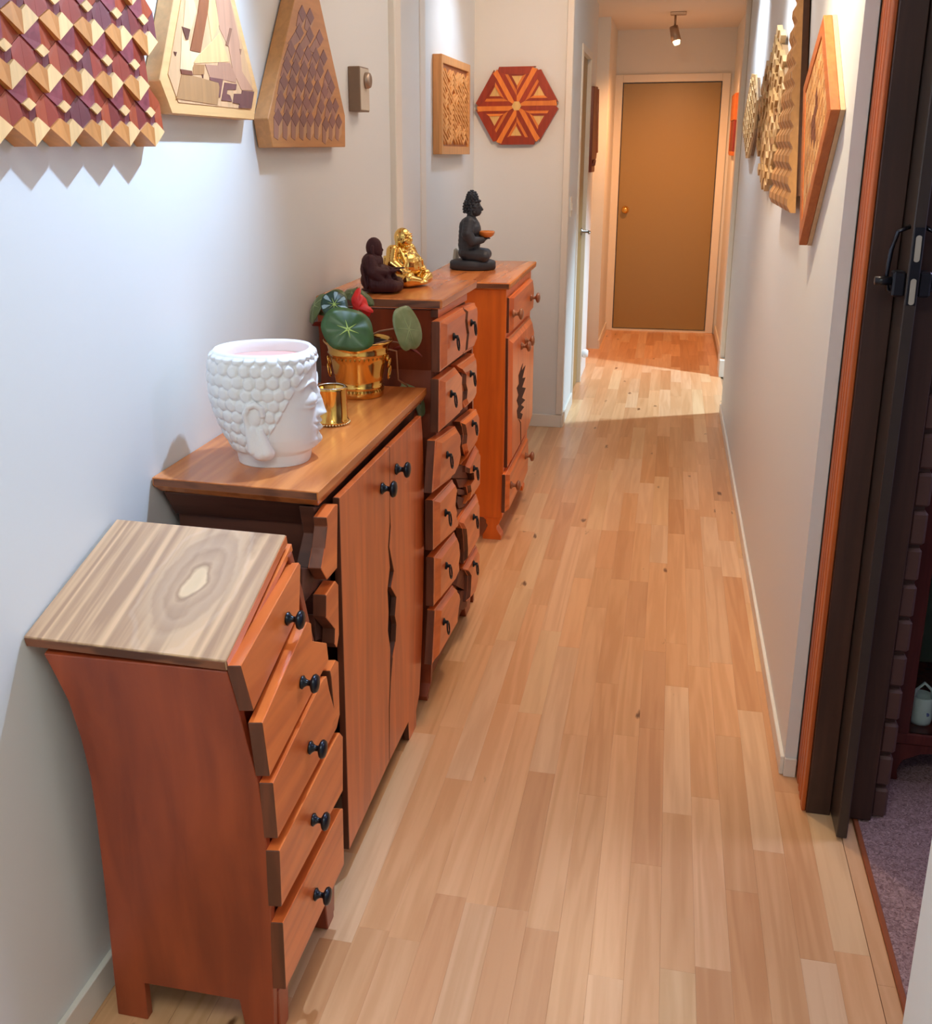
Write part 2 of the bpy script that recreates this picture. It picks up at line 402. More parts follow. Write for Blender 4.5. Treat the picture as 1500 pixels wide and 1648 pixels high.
# right side
struct(box('wall_right', .362, .60, 2.452, 6.20, -.05, 2.44, WALL), 'white wall carrying the four wooden panels')
struct(box('wall_right_end', .362, .391, 2.402, 2.452, -.05, 2.44, WALL), 'narrow end face of the right wall')
struct(box('wall_right_far', .43, .60, 7.30, 9.2, -.05, 2.44, WALL), 'right wall beside the end door')
near_y = 1.19
struct(box('wall_right_near', .362, .60, -1.6, near_y, -.05, 2.44, WALL), 'cream corner of the nearest wall')
struct(box('trim_12', .392, .425, 7.30, 7.46, .12, 2.44, TRIM, bev=.004), 'white door post of the opening on the right')
struct(box('trim_13', .425, .442, 7.24, 7.42, .12, 2.44, TRIM, bev=.003), 'second white strip of the post on the right')
struct(box('trim_14', .388, .455, 7.215, 7.47, 0, .12, TRIM, bev=.003), 'pale plinth block under the white post')
# baseboards
struct(box('baseboard_left', -.965, -.953, -1.6, 3.58, 0, .07, TRIM, bev=.002), 'cream baseboard behind the near chest')
struct(box('baseboard_back', -1.06, -.545, 5.657, 5.67, 0, .072, TRIM, bev=.002), 'cream baseboard under the hexagon panel')
struct(box('baseboard_left_rear', -1.06, -1.048, 4.43, 5.657, 0, .07, TRIM))
struct(box('baseboard_left_hall', -.545, -.533, 5.66, 6.235, 0, .072, TRIM, bev=.002), 'short baseboard beside the grey door')
struct(box('baseboard_left_end', -.505, -.493, 8.10, 9.0, 0, .07, TRIM, bev=.002), 'baseboard left of the end door')
struct(box('baseboard_right', .352, .362, 2.402, 6.20, 0, .052, TRIM, bev=.002), 'cream baseboard along the right wall')
struct(box('baseboard_right_end', .362, .391, 2.394, 2.402, 0, .052, TRIM, bev=.0015), 'return of the right baseboard')
struct(box('baseboard_right_far', .418, .43, 7.47, 9.0, 0, .07, TRIM, bev=.002), 'baseboard right of the end door')
# side room on the right and the parlour
struct(box('floor_side_room', .505, 2.4, 5.2, 9.2, -.05, -.001, FLOORM), 'floor of the side room')
struct(box('wall_side_room', 2.2, 2.3, 5.2, 9.2, -.05, 2.44, WALL)); struct(box('wall_side_room_near', .60, 2.3, 5.2, 5.3, -.05, 2.44, WALL)); struct(box('wall_side_room_far', .60, 2.3, 8.6, 8.7, -.05, 2.44, WALL))
struct(box('wall_parlour_right', 3.0, 3.1, -.4, 5.2, -.05, 2.44, WALL)); struct(box('wall_parlour_far', .60, 3.0, 4.6, 4.7, -.05, 2.44, WALL)); struct(box('wall_parlour_near', .60, 3.0, -.5, -.4, -.05, 2.44, WALL))
m, nt, b = newmat('mauve_carpet'); tc = nt.nodes.new('ShaderNodeTexCoord')
n = nt.nodes.new('ShaderNodeTexNoise'); n.inputs['Scale'].default_value = 130; n.inputs['Detail'].default_value = 3; n.inputs['Distortion'].default_value = 1.5
cr_ = nt.nodes.new('ShaderNodeValToRGB'); cr_.color_ramp.elements[0].position = .32; cr_.color_ramp.elements[1].position = .7
cr_.color_ramp.elements[0].color = (.20, .105, .10, 1); cr_.color_ramp.elements[1].color = (.56, .36, .34, 1)
bp = nt.nodes.new('ShaderNodeBump'); bp.inputs['Strength'].default_value = .9; bp.inputs['Distance'].default_value = .008
nt.links.new(tc.outputs['Object'], n.inputs['Vector']); nt.links.new(n.outputs['Fac'], cr_.inputs[0]); nt.links.new(cr_.outputs[0], b.inputs['Base Color'])
nt.links.new(n.outputs['Fac'], bp.inputs['Height']); nt.links.new(bp.outputs[0], b.inputs['Normal']); b.inputs['Roughness'].default_value = .95
struct(box('floor_carpet', .517, 3.0, -.4, 4.6, -.05, .004, m), 'mauve carpet of the room beyond the brick pier')
struct(box('trim_15', .505, .517, .8, 2.44, -.05, .006, paint('red_threshold', (.32, .09, .035), .4), bev=.002), 'red-brown threshold strip between laminate and carpet')
# pocket door set
OR = wood('orange_stained_jamb', (.62, .14, .022), (.42, .08, .012), 'Z', 50, 3, .4, .3, .1)
DK = wood('dark_brown_jamb', (.075, .032, .022), (.045, .02, .014), 'Z', 40, 3, .45, .4, .1)
DK2 = paint('bronze_leaf', (.045, .032, .026), .35)
for i, (a, b_) in enumerate([(2.256, 2.284), (2.298, 2.320), (2.334, 2.352), (2.366, 2.40)]):
    struct(box('trim_%d' % (22+i), .391+.001*i, .4, a, b_, 0, 2.44, OR, bev=.002), ['orange-stained timber strip nearest the dark jamb', 'second orange-stained timber strip', 'third orange-stained timber strip', 'orange-stained timber strip next to the white wall end'][i])
struct(box('trim_19', .4005, .455, 2.25, 2.45, 0, 2.44, DK, bev=.002), 'dark brown jamb left of the pocket door')
struct(box('trim_20', .481, .5445, 2.24, 2.45, 0.007, 2.44, DK, bev=.002), 'dark brown jamb right of the pocket door')
leaf = struct(box('door_5', .4565, .4795, 2.16, 2.95, .006, 2.42, DK2, bev=.002), 'dark pocket door pulled out of its wall slot, seen edge on')
CHR = paint('black_chrome', (.05, .055, .07), .16, 1); PLT = paint('pale_strike_plate', (.55, .52, .44), .4, .3); LBK = paint('black_lock_body', (.012, .014, .02), .3, .3)
lk = box('latch_plate', .4585, .4775, 2.157, 2.16, 1.235, 1.385, LBK, leaf, bev=.001)
for z in (1.345, 1.262):
    pts = [(.468+.0055*math.cos(t), 2.1565, z+(.02 if math.sin(t) > 0 else -.02)+.0055*math.sin(t)) for t in [i*PI/6 for i in range(12)]]
    prism('strike', pts, (0, -.002, 0), PLT, lk)
for s, x in ((-1, .4565), (1, .4795)):
    tube('pull_handle', [(x, 2.185, 1.385), (x+s*.022, 2.185, 1.375), (x+s*.030, 2.185, 1.34), (x+s*.034, 2.185, 1.29), (x+s*.028, 2.185, 1.262), (x, 2.185, 1.255)], .0045, CHR, leaf)
    b2 = box('thumb_turn', min(x, x+s*.024), max(x, x+s*.024), 2.165, 2.20, 1.25, 1.30, LBK, leaf, bev=.004)
    tube('turn_lever', [(x+s*.024, 2.18, 1.28), (x+s*.055, 2.178, 1.28)], .009, LBK, b2)
pier = struct(box('wall_pier', .5475, .5755, 2.275, 2.45, 0, 2.44, DK), 'dark brick pier at the edge of the opening')
BR = paint('dark_brick', (.10, .048, .040), .45, bump=.3, bscale=90)
bme = None
for i in range(28):
    z = .004+i*.0868
    if bme is None:
        o = box('brick', .546, .5815, 2.262, 2.45, z, z+.077, BR, pier, bev=.006); bme = o
    else:
        o = bme.copy(); COL.objects.link(o); o.location = Vector(bme.location)+Vector((random.uniform(-.0015, .0015), random.uniform(-.002, .002), i*.0868))
# light switch beside the corner
sw = thing('light_switch', 'small white light switch on the corner right of the hexagon panel', 'switch', (-.536, 5.93, 1.24))
box('plate', -.545, -.538, 5.80, 5.86, 1.165, 1.275, TRIM, sw, bev=.002); box('rocker', -.538, -.533, 5.82, 5.84, 1.20, 1.235, TRIM, sw, bev=.001)
ds = thing('door_stop', 'white round door stop low beside the grey side door', 'door stop', (-.545, 7.02, .17))
lathe('cap', [(0, .045), (.022, .043), (.03, .03), (.03, .012), (.02, 0), (0, 0)], paint('white_rubber', (.8, .8, .8), .4), ds, 18, 'X', (-.545, 7.02, .17))
# spot fitting on the hall ceiling
ST = paint('brushed_nickel', (.42, .33, .26), .35, .9)
sp = thing('ceiling_spotlight', 'small metal spotlight hanging from the far ceiling in front of the end door', 'spotlight', (-.03, 7.92, 2.44))
box('canopy', -.085, .025, 7.90, 7.95, 2.418, 2.44, ST, sp, bev=.003)
tube('stem', [(-.05, 7.925, 2.418), (-.05, 7.925, 2.33)], .008, ST, sp)
sh = tube('lamp_head', [(-.058, 7.93, 2.345), (-.035, 7.915, 2.25)], .030, ST, sp, 16, .034)
m, nt, b = newmat('lamp_glass'); b.inputs['Emission Color'].default_value = (1, .72, .42, 1); b.inputs['Emission Strength'].default_value = 3
tube('bulb', [(-.034, 7.915, 2.249), (-.028, 7.911, 2.225)], .027, m, sh, 16, .02)
# ================================================================== CHEST 1: curved leaning chest
def knob_iron(par, loc, s=1.0, mat=None):
    return lathe('knob', [(0, .0), (.013*s, 0), (.014*s, .003*s), (.009*s, .007*s), (.006*s, .012*s), (.006*s, .018*s), (.012*s, .021*s), (.018*s, .024*s), (.0195*s, .028*s), (.0165*s, .033*s), (.008*s, .0355*s), (0, .036*s)], mat or IRON, par, 24, 'X', loc)
ch1 = thing('curved_chest', 'nearest chest of drawers, curved and leaning, with pale weathered top and five crooked drawers', 'chest of drawers', (-.76, 1.52, 0))
yn = lambda z: 1.35-.076*z
TH = [(0, 0), (.29, 0), (.44, 3.5), (.575, 7.5), (.69, 12), (.79, 16)]; WD = [(0, .345), (.29, .34), (.44, .325), (.575, .315), (.69, .31), (.79, .305)]
def warp(x, u, z):
    t = math.radians(interp(TH, z)); w = interp(WD, z)*u
    return (x, yn(z)+w*math.cos(t), z+w*math.sin(t))
front1 = [(-.605, 0), (-.598, .107), (-.595, .18), (-.589, .264), (-.584, .346), (-.583, .424), (-.582, .5), (-.586, .572), (-.598, .641), (-.607, .709), (-.619, .772)]
rear1 = [(-.932, .768), (-.917, .727), (-.902, .682), (-.891, .611), (-.886, .538), (-.888, .449), (-.893, .341), (-.899, .229), (-.907, .111), (-.913, 0)]
foot1 = [(-.852, 0), (-.848, .090), (-.664, .092), (-.655, 0)]
side = front1+rear1+foot1
for u0, u1 in ((0, .055), (.945, 1)):
    prism('side_panel', [warp(x, u0, z) for x, z in side], (0,0,0), RED_Z, ch1, .0015, back=[warp(x, u1, z) for x, z in side])
# carcass front and back
n = len(front1)-1
for nm, tab, dx, m in (('front_board', front1[1:], -.014, RED_Z), ('back_board', rear1[:-1], .012, RED_Z)):
    vs = []; fs = []
    for x, z in tab:
        for u in (.05, .35, .65, .95):
            for d in (0, -.012 if nm == 'front_board' else .01): vs.append(warp(x+dx+d, u, z))
    for i in range(len(tab)-1):
        for j in range(3):
            for d in (0, 1):
                a = (i*4+j)*2+d; fs.append((a, a+2, a+10, a+8))
    raw(nm, vs, fs, m, ch1, smooth=False)
hexa('foot', [warp(-.60, .055, .0), warp(-.60, .17, .0), warp(-.655, .17, 0), warp(-.655, .055, 0), warp(-.596, .055, .11), warp(-.596, .20, .11), warp(-.655, .20, .11), warp(-.655, .055, .11)], RED_Z, ch1, .002)
hexa('foot', [warp(-.60, .83, .0), warp(-.60, .945, .0), warp(-.655, .945, 0), warp(-.655, .83, 0), warp(-.596, .80, .11), warp(-.596, .945, .11), warp(-.655, .945, .11), warp(-.655, .80, .11)], RED_Z, ch1, .002)
# the knot of the top board: a pale eye with dark oval growth rings
m = PALE_Y; nt = m.node_tree; N = nt.nodes; L = nt.links; b = N['Principled BSDF']
old = b.inputs['Base Color'].links[0].from_socket
tc = N.new('ShaderNodeTexCoord'); sb_ = N.new('ShaderNodeVectorMath'); sb_.operation = 'SUBTRACT'; sb_.inputs[1].default_value = (-.725+.76, 1.475-1.52, 0)
ml = N.new('ShaderNodeVectorMath'); ml.operation = 'MULTIPLY'; ml.inputs[1].default_value = (19, 9, 0)
nz = N.new('ShaderNodeTexNoise'); nz.inputs['Scale'].default_value = 16; nz.inputs['Detail'].default_value = 3
nm = N.new('ShaderNodeVectorMath'); nm.operation = 'MULTIPLY_ADD'; nm.inputs[1].default_value = (.55, .55, 0)
ln = N.new('ShaderNodeVectorMath'); ln.operation = 'LENGTH'
L.new(tc.outputs['Object'], sb_.inputs[0]); L.new(sb_.outputs[0], ml.inputs[0]); L.new(tc.outputs['Object'], nz.inputs['Vector'])
L.new(nz.outputs['Color'], nm.inputs[0]); L.new(ml.outputs[0], nm.inputs[2]); L.new(nm.outputs[0], ln.inputs[0])
kr = N.new('ShaderNodeValToRGB'); e = kr.color_ramp.elements
e[0].position = .0; e[0].color = (.74, .52, .30, 1); e[1].position = 1.0; e[1].color = (1, 1, 1, 1)
for p_, c_ in ((.18, (.78, .55, .33)), (.24, (.34, .19, .10)), (.30, (.52, .33, .20)), (.44, (.40, .24, .14)), (.50, (.50, .32, .20)), (.66, (.44, .27, .16)), (.72, (.56, .37, .23)), (.86, (.50, .32, .19))):
    q_ = e.new(p_); q_.color = (*c_, 1)
mr = N.new('ShaderNodeMath'); mr.operation = 'MULTIPLY'; mr.inputs[1].default_value = .62; L.new(ln.outputs['Value'], mr.inputs[0]); L.new(mr.outputs[0], kr.inputs[0])
ms = N.new('ShaderNodeMapRange'); ms.inputs[1].default_value = 1.0; ms.inputs[2].default_value = 1.55; ms.inputs[3].default_value = .85; ms.inputs[4].default_value = 0; L.new(ln.outputs['Value'], ms.inputs[0])
mx = N.new('ShaderNodeMix'); mx.data_type = 'RGBA'; L.new(ms.outputs[0], mx.inputs[0]); L.new(old, mx.inputs[6]); L.new(kr.outputs[0], mx.inputs[7]); L.new(mx.outputs[2], b.inputs['Base Color'])
t = [(-.963, 1.290, .796), (-.617, 1.286, .794), (-.627, 1.580, .886), (-.955, 1.583, .889)]
hexa('top', t+[(a, b+.004, c-.019) for a, b, c in t], PALE_Y, ch1, .0015)
t2 = [(-.935, 1.305, .777), (-.618, 1.303, .775), (-.622, 1.592, .866), (-.935, 1.59, .868)]
hexa('top_moulding', [(a, b+.002, c-.002) for a, b, c in t2]+[(a, b+.006, c-.016) for a, b, c in t2], FRONT_Y, ch1, .001)
hexa('end_grain_band', [(-.961, 1.2895, .7935), (-.619, 1.2855, .7915), (-.619, 1.2895, .7765), (-.961, 1.2935, .7785), (-.961, 1.2885, .7935), (-.619, 1.2845, .7915), (-.619, 1.2885, .7765), (-.961, 1.2925, .7785)], ENDG, ch1)
hexa('front_edge_band', [(-.6165, 1.288, .7925), (-.6265, 1.579, .8845), (-.6265, 1.582, .869), (-.6165, 1.291, .777), (-.6155, 1.288, .7925), (-.6255, 1.579, .8845), (-.6255, 1.582, .869), (-.6155, 1.291, .777)], FRONT_Y, ch1)
DR = [  # plane (x top, z top, x bottom, z bottom) and front outline
 ((-.595,.786,-.581,.707), [(-0.595,1.2897,0.7861),(-0.6034,1.5597,0.8334),(-0.604,1.5775,0.8367),(-0.6028,1.5829,0.8298),(-0.5907,1.5349,0.7619),(-0.581,1.2955,0.7071)]),
 ((-.569,.687,-.565,.587), [(-0.569,1.2981,0.6866),(-0.5716,1.5185,0.7526),(-0.5712,1.5384,0.7408),(-0.5698,1.5371,0.7069),(-0.5683,1.6071,0.6683),(-0.5668,1.6098,0.6329),(-0.565,1.3055,0.5872)]),
 ((-.561,.575,-.561,.466), [(-0.561,1.3068,0.5745),(-0.561,1.5592,0.6215),(-0.561,1.5797,0.6166),(-0.561,1.5904,0.5828),(-0.561,1.6113,0.5374),(-0.561,1.6033,0.6014),(-0.561,1.5977,0.6171),(-0.561,1.6313,0.6224),(-0.561,1.6488,0.6094),(-0.561,1.6453,0.499),(-0.561,1.6243,0.482),(-0.561,1.314,0.4663)]),
 ((-.560,.441,-.566,.323), [(-0.56,1.3153,0.4418),(-0.5586,1.6117,0.4687),(-0.5587,1.6348,0.4666),(-0.5598,1.6557,0.4456),(-0.5662,1.6634,0.3182),(-0.566,1.3251,0.3232)]),
 ((-.567,.288,-.573,.137), [(-0.567,1.3289,0.2871),(-0.5671,1.6467,0.2855),(-0.5674,1.6631,0.2767),(-0.5731,1.6752,0.1343),(-0.573,1.34,0.1369)])]
KN = [[(1.4801,0.775)][0], [(1.4697,0.6636)][0], [(1.4753,0.5338)][0], [(1.4799,0.3832)][0], [(1.4937,0.2104)][0]]
for i, ((pl_, poly), (ky, kz)) in enumerate(zip(DR, KN)):
    th = .024
    o = prism('drawer', poly, (-th, 0, -th*.12), FRONT_Y if i != 2 else FRONT_Y, ch1, .0012)
    x = pl_[0]+(pl_[2]-pl_[0])*((kz-pl_[1])/(pl_[3]-pl_[1]))
    knob_iron(o, (x+.0005, ky, kz), .86)

# ================================================================== CHEST 2: low sideboard with cracked doors
sb = thing('cracked_sideboard', 'low sideboard with two tall doors split by a jagged crack, carrying the white head planter', 'sideboard', (-.78, 2.17, 0))
T = [(-.963, 1.738), (-.614, 1.720), (-.612, 2.607), (-.963, 2.607)]
vs = [(x, y, .919) for x, y in T]+[(x, y, .902) for x, y in T]+[(-.955, 1.755, .886), (-.622, 1.742, .884), (-.620, 2.60, .886), (-.955, 2.60, .886)]
raw('top', vs, [(0,1,2,3), (0,1,5,4), (1,2,6,5), (2,3,7,6), (3,0,4,7), (4,5,9,8), (5,6,10,9), (6,7,11,10), (7,4,8,11), (8,9,10,11)], TOP_Y, sb, bev=.0012)
prism('edge_band', [(-.960, 1.7375, .9165), (-.617, 1.7198, .9165), (-.617, 1.7198, .903), (-.960, 1.7375, .903)], (0, -.0008, 0), ENDG, sb)
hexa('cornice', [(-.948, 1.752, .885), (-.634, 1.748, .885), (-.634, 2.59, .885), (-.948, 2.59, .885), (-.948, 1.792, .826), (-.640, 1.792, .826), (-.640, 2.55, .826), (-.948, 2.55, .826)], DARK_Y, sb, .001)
# carcass side steps back in three boards
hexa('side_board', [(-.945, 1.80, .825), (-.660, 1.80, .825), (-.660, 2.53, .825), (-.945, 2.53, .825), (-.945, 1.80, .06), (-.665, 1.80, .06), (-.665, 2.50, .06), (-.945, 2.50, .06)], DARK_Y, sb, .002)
hexa('foot', [(-.945, 1.80, 0), (-.86, 1.80, 0), (-.86, 1.86, 0), (-.945, 1.86, 0), (-.945, 1.80, .058), (-.86, 1.80, .058), (-.86, 1.86, .058), (-.945, 1.86, .058)], DARK_Y, sb, .001)
hexa('foot', [(-.945, 2.40, 0), (-.86, 2.40, 0), (-.86, 2.46, 0), (-.945, 2.46, 0), (-.945, 2.40, .058), (-.86, 2.40, .058), (-.86, 2.46, .058), (-.945, 2.46, .058)], DARK_Y, sb, .001)
hexa('foot', [(-.69, 1.81, 0), (-.64, 1.81, 0), (-.64, 1.86, 0), (-.69, 1.86, 0), (-.69, 1.80, .058), (-.64, 1.80, .058), (-.64, 1.87, .058), (-.69, 1.87, .058)], DARK_Y, sb, .001)
# broken front pieces left of the doors
for poly in ([(1.721,0.8688),(1.776,0.8756),(1.7915,0.8717),(1.7746,0.7438),(1.7138,0.7451),(1.6824,0.7807),(1.7059,0.8119),(1.7251,0.8498)],
             [(1.7036,0.7175),(1.7623,0.7219),(1.779,0.707),(1.772,0.6009),(1.7568,0.58),(1.742,0.5969),(1.7479,0.6268),(1.6972,0.6749)]):
    prism('broken_front', px(poly, -.600), (-.026, -.002, 0), FRONT_Y, sb, .0012)
for poly in ([(1.731,0.8846),(1.7817,0.8669),(1.7674,0.738),(1.7008,0.772),(1.75,0.823)],
             [(1.6558,0.7921),(1.8158,0.7195),(1.8103,0.6684),(1.7112,0.7185),(1.6467,0.718)], [(1.7112,0.67),(1.8469,0.6031),(1.8427,0.5625),(1.7131,0.6139)]):
    prism('broken_board', px(poly, -.628), (-.03, 0, 0), DARK_Y, sb, .0012)
LD = [(1.8191,0.8746),(2.1823,0.8699),(2.2003,0.8697),(2.1907,0.722),(2.1905,0.688),(2.1725,0.6319),(2.1852,0.5747),(2.1594,0.5272),(2.1656,0.4654),(2.1564,0.4219),(2.1757,0.3638),(2.1638,0.2777),(2.1512,0.2161),(2.1457,0.067),(1.8093,0.0616)]
RD = [(2.2023,0.8697),(2.5173,0.8646),(2.5285,0.8186),(2.5368,0.7539),(2.5417,0.6634),(2.5394,0.5077),(2.523,0.3398),(2.5055,0.2242),(2.4801,0.1184),(2.4677,0.0758),(2.4291,0.0449),(2.427,-0.007),(2.3448,0.0037),(2.3402,0.0618),(2.1489,0.0663),(2.1574,0.2125),(2.172,0.2732),(2.195,0.3293),(2.223,0.3585),(2.2344,0.4025),(2.2208,0.4305),(2.2387,0.4741),(2.1941,0.5179),(2.2215,0.5477),(2.1805,0.6288),(2.1978,0.6739),(2.1927,0.7213)]
ld = prism('door', px(LD, -.606), (-.014, 0, 0), FRONT_Z, sb, .0012)
rd = prism('door', px(RD, -.606), (-.014, 0, 0), FRONT_Z, sb, .0012)
kl = [(2.1247,0.7937)][0]; kr = [(2.2525,0.8002)][0]
knob_iron(ld, (-.6055, *kl), 1.0); knob_iron(rd, (-.6055, *kr), 1.0)
prism('crack_shade_board', [(-.6215, 1.90, .06), (-.6215, 2.28, .05), (-.6215, 2.40, .80), (-.6215, 1.90, .80)], (-.01, 0, 0), paint('crack_shade', (.035, .010, .006), .9), sb)  # dark board added behind the crack, its colour stands in for shade inside

# ================================================================== CHEST 3: tall chest split down the middle
c3 = thing('split_tall_chest', 'tall chest with drawers torn apart down the middle, carrying the gold and maroon figures', 'chest of drawers', (-.76, 2.92, 0))
nearc = [(2.6969,1.1132),(2.718,0.9424),(2.6922,0.8243),(2.6516,0.7672),(2.6173,0.6209),(2.613,0.4316),(2.5936,0.2796),(2.5892,0.1007),(2.5798,0.0476),(2.555,0.0171),(2.5624,-0.0053)]
farc = [(3.2681,-0.0004),(3.2672,0.0263),(3.271,0.2479),(3.2642,0.4321),(3.2477,0.5696),(3.231,0.7242),(3.2135,0.9146),(3.1985,1.0418)]
nf = [(y, max(z, 0)) for y, z in nearc]; ff = [(y, max(z, 0)) for y, z in farc]
# near side panel follows the leaning edge
vs = []; fs = []
for (y, z) in nf:
    for x, dy in ((-.600, 0), (-.945, 0), (-.945, .02), (-.600, .02)): vs.append((x-(.006 if z < .02 else 0), y+dy, z))
for i in range(len(nf)-1):
    for j in range(4): fs.append((i*4+j, i*4+(j+1) % 4, i*4+4+(j+1) % 4, i*4+4+j))
fs += [(0,1,2,3), tuple(4*(len(nf)-1)+j for j in range(4))]
raw('side_panel', vs, fs, RED_Z, c3)
vs = []; fs = []
ff2 = ff[::-1]
for (y, z) in ff2:
    for x, dy in ((-.600, 0), (-.945, 0), (-.945, -.02), (-.600, -.02)): vs.append((x, y, z))if False else vs.append((x, y+dy, z))
for i in range(len(ff2)-1):
    for j in range(4): fs.append((i*4+j, i*4+(j+1) % 4, i*4+4+(j+1) % 4, i*4+4+j))
fs += [(0,1,2,3), tuple(4*(len(ff2)-1)+j for j in range(4))]
raw('side_panel', vs, fs, RED_Z, c3)
hexa('top', [(-.945, 2.690, 1.145), (-.583, 2.676, 1.145), (-.569, 3.115, 1.145), (-.945, 3.115, 1.145), (-.945, 2.688, 1.120), (-.585, 2.674, 1.120), (-.571, 3.115, 1.120), (-.945, 3.115, 1.120)], TOP_Y, c3, .003)
prism('edge_band', [(-.942, 2.6885, 1.142), (-.590, 2.6745, 1.142), (-.590, 2.6728, 1.123), (-.942, 2.6868, 1.123)], (0, -.0008, 0), ENDG, c3)
# face frame: stiles, rails and the dark inside
stl = [(y, z) for y, z in nf if z > .1]
prism('stile', px([(y+.001, z) for y, z in stl]+[(y+.045, z) for y, z in stl[::-1]], -.5995), (-.02, 0, 0), FRONT_Z, c3)
prism('rail', px([(2.69, 1.119), (3.105, 1.119), (3.10, 1.085), (2.69, 1.095)], -.5985), (-.02, 0, 0), FRONT_Y, c3)
yl = lambda z: interp([(a[1], a[0]) for a in stl], z)
CL = sorted([(z, y) for y, z in [(2.8346,0.927),(2.8973,0.8971),(2.8871,0.8739),(2.9046,0.8444),(2.8987,0.8071),(2.9056,0.7773)]+[(2.8155,0.7661),(2.8572,0.7358),(2.9002,0.7111),(2.879,0.6907),(2.8901,0.6611)]+[(2.8774,0.6564),(2.8568,0.6191)]])
# drawer halves: left outline / right outline (pixel-measured on the front plane, bottom corners last)
H = [
 ('L', [(2.6085,1.0981),(2.9321,1.0882),(2.9198,1.0604),(2.9376,1.0284),(2.9556,1.0044),(2.9387,0.9779),(2.9263,0.9498),(2.6068,0.9627)]),
 ('R', [(2.9385,1.0881),(3.1186,1.0752),(3.1313,1.058),(3.1257,0.9571),(3.0618,0.9386),(2.9328,0.9494),(2.9452,0.9767),(2.9622,1.0032),(2.9441,1.0273),(2.9284,1.059)]),
 ('L', [(2.5944,0.9462),(2.8096,0.9355),(2.8822,0.9005),(2.872,0.8774),(2.8894,0.848),(2.8836,0.8109),(2.8905,0.7813),(2.5871,0.8007)]),
 ('R', [(2.8401,0.9342),(3.1078,0.9179),(3.1259,0.8896),(3.1253,0.7802),(3.0818,0.7699),(2.9653,0.7771),(2.9269,0.8048),(2.9417,0.8339),(2.9106,0.8646),(2.9143,0.8979)]),
 ('L', [(2.5469,0.7911),(2.8149,0.7592),(2.8588,0.7317),(2.8723,0.7066),(2.8541,0.6902),(2.8677,0.654),(2.8289,0.6279),(2.7606,0.6173),(2.5043,0.6564)]),
 ('R', [(2.8927,0.752),(3.1517,0.728),(3.1841,0.7025),(3.1867,0.6431),(3.1405,0.6205),(2.9085,0.6133),(2.9634,0.6258),(2.921,0.6712),(2.9341,0.7004),(2.9145,0.7329)]),
 ('L', [(2.5184,0.6321),(2.7781,0.6075),(2.8087,0.5793),(2.791,0.5647),(2.7785,0.5311),(2.8068,0.494),(2.7966,0.4812),(2.8333,0.4457),(2.8255,0.4346),(2.5155,0.4887)]),
 ('R', [(2.9784,0.5875),(3.141,0.6098),(3.2093,0.5712),(3.2017,0.4522),(3.1378,0.452),(2.9815,0.4608),(3.0157,0.481),(2.9945,0.5141),(3.0741,0.5115),(3.0611,0.5448),(2.9789,0.5676)]),
 ('L', [(2.5279,0.4634),(2.8046,0.4341),(2.8444,0.3966),(2.8611,0.3446),(2.8399,0.3189),(2.851,0.2855),(2.7797,0.2816),(2.5186,0.3217)]),
 ('R', [(2.9031,0.4483),(3.1639,0.4342),(3.2076,0.3948),(3.2104,0.2624),(3.1646,0.2611),(2.9513,0.2701),(2.9563,0.3066),(2.9408,0.3654),(2.9261,0.3999),(2.8652,0.4451)]),
 ('L', [(2.5336,0.3042),(2.7797,0.2714),(2.8517,0.2243),(2.8684,0.1964),(2.8415,0.1674),(2.8201,0.1421),(2.8203,0.1244),(2.4933,0.1549)]),
 ('R', [(2.943,0.2587),(3.1649,0.2534),(3.2056,0.2197),(3.1959,0.1405),(3.164,0.1155),(3.1135,0.0898),(2.9957,0.1178),(3.0128,0.1502),(3.0234,0.2008),(2.9722,0.2406)])]
RING = None
HP = {'L': [(2.737,1.0241),(2.7037,0.8698),(2.6491,0.7094),(2.6277,0.5469),(2.6355,0.3841),(2.6007,0.2258)], 'R': [(2.9971,1.0207),(2.9921,0.8656),(3.0288,0.7003),(3.056,0.5444),(3.0567,0.3796),(3.0629,0.2143)]}
def shrink(poly, k, dz=0):
    cy = sum(p[0] for p in poly)/len(poly); cz = sum(p[1] for p in poly)/len(poly)
    return [(cy+(y-cy)*k, cz+(z-cz)*k+dz) for y, z in poly]
idx = {'L': 0, 'R': 0}
for s, poly in H:
    d = prism('drawer', px(poly, -.5765), (-.022, 0, 0), FRONT_Y, c3, .0015)
    prism('raised_panel', px(shrink(poly, .80), -.566), (0,0,0), FRONT_Y, d, 0, back=[(-.5764, *p) for p in shrink(poly, .93)])
    y, z = HP[s][idx[s]]; idx[s] += 1
    r_ = lathe('ring_mount', [(0, 0), (.011, 0), (.011, .003), (.005, .006), (.005, .014), (0, .014)], IRON, d, 14, 'X', (-.5658, y, z+.012))
    tube('ring', [(-.5515-.002*math.cos(t), y+.012*math.sin(t), z-.006+.019*math.cos(t)) for t in [i*2*PI/18 for i in range(18)]], .0024, IRON, r_, 6, closed=True)
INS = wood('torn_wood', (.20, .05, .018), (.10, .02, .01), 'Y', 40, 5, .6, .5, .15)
prism('inside_panel', px([(2.66, 1.08), (3.09, 1.08), (3.16, .60), (3.18, .06), (2.61, .06), (2.62, .5), (2.66, .65)], -.602), (-.01, 0, 0), INS, c3)
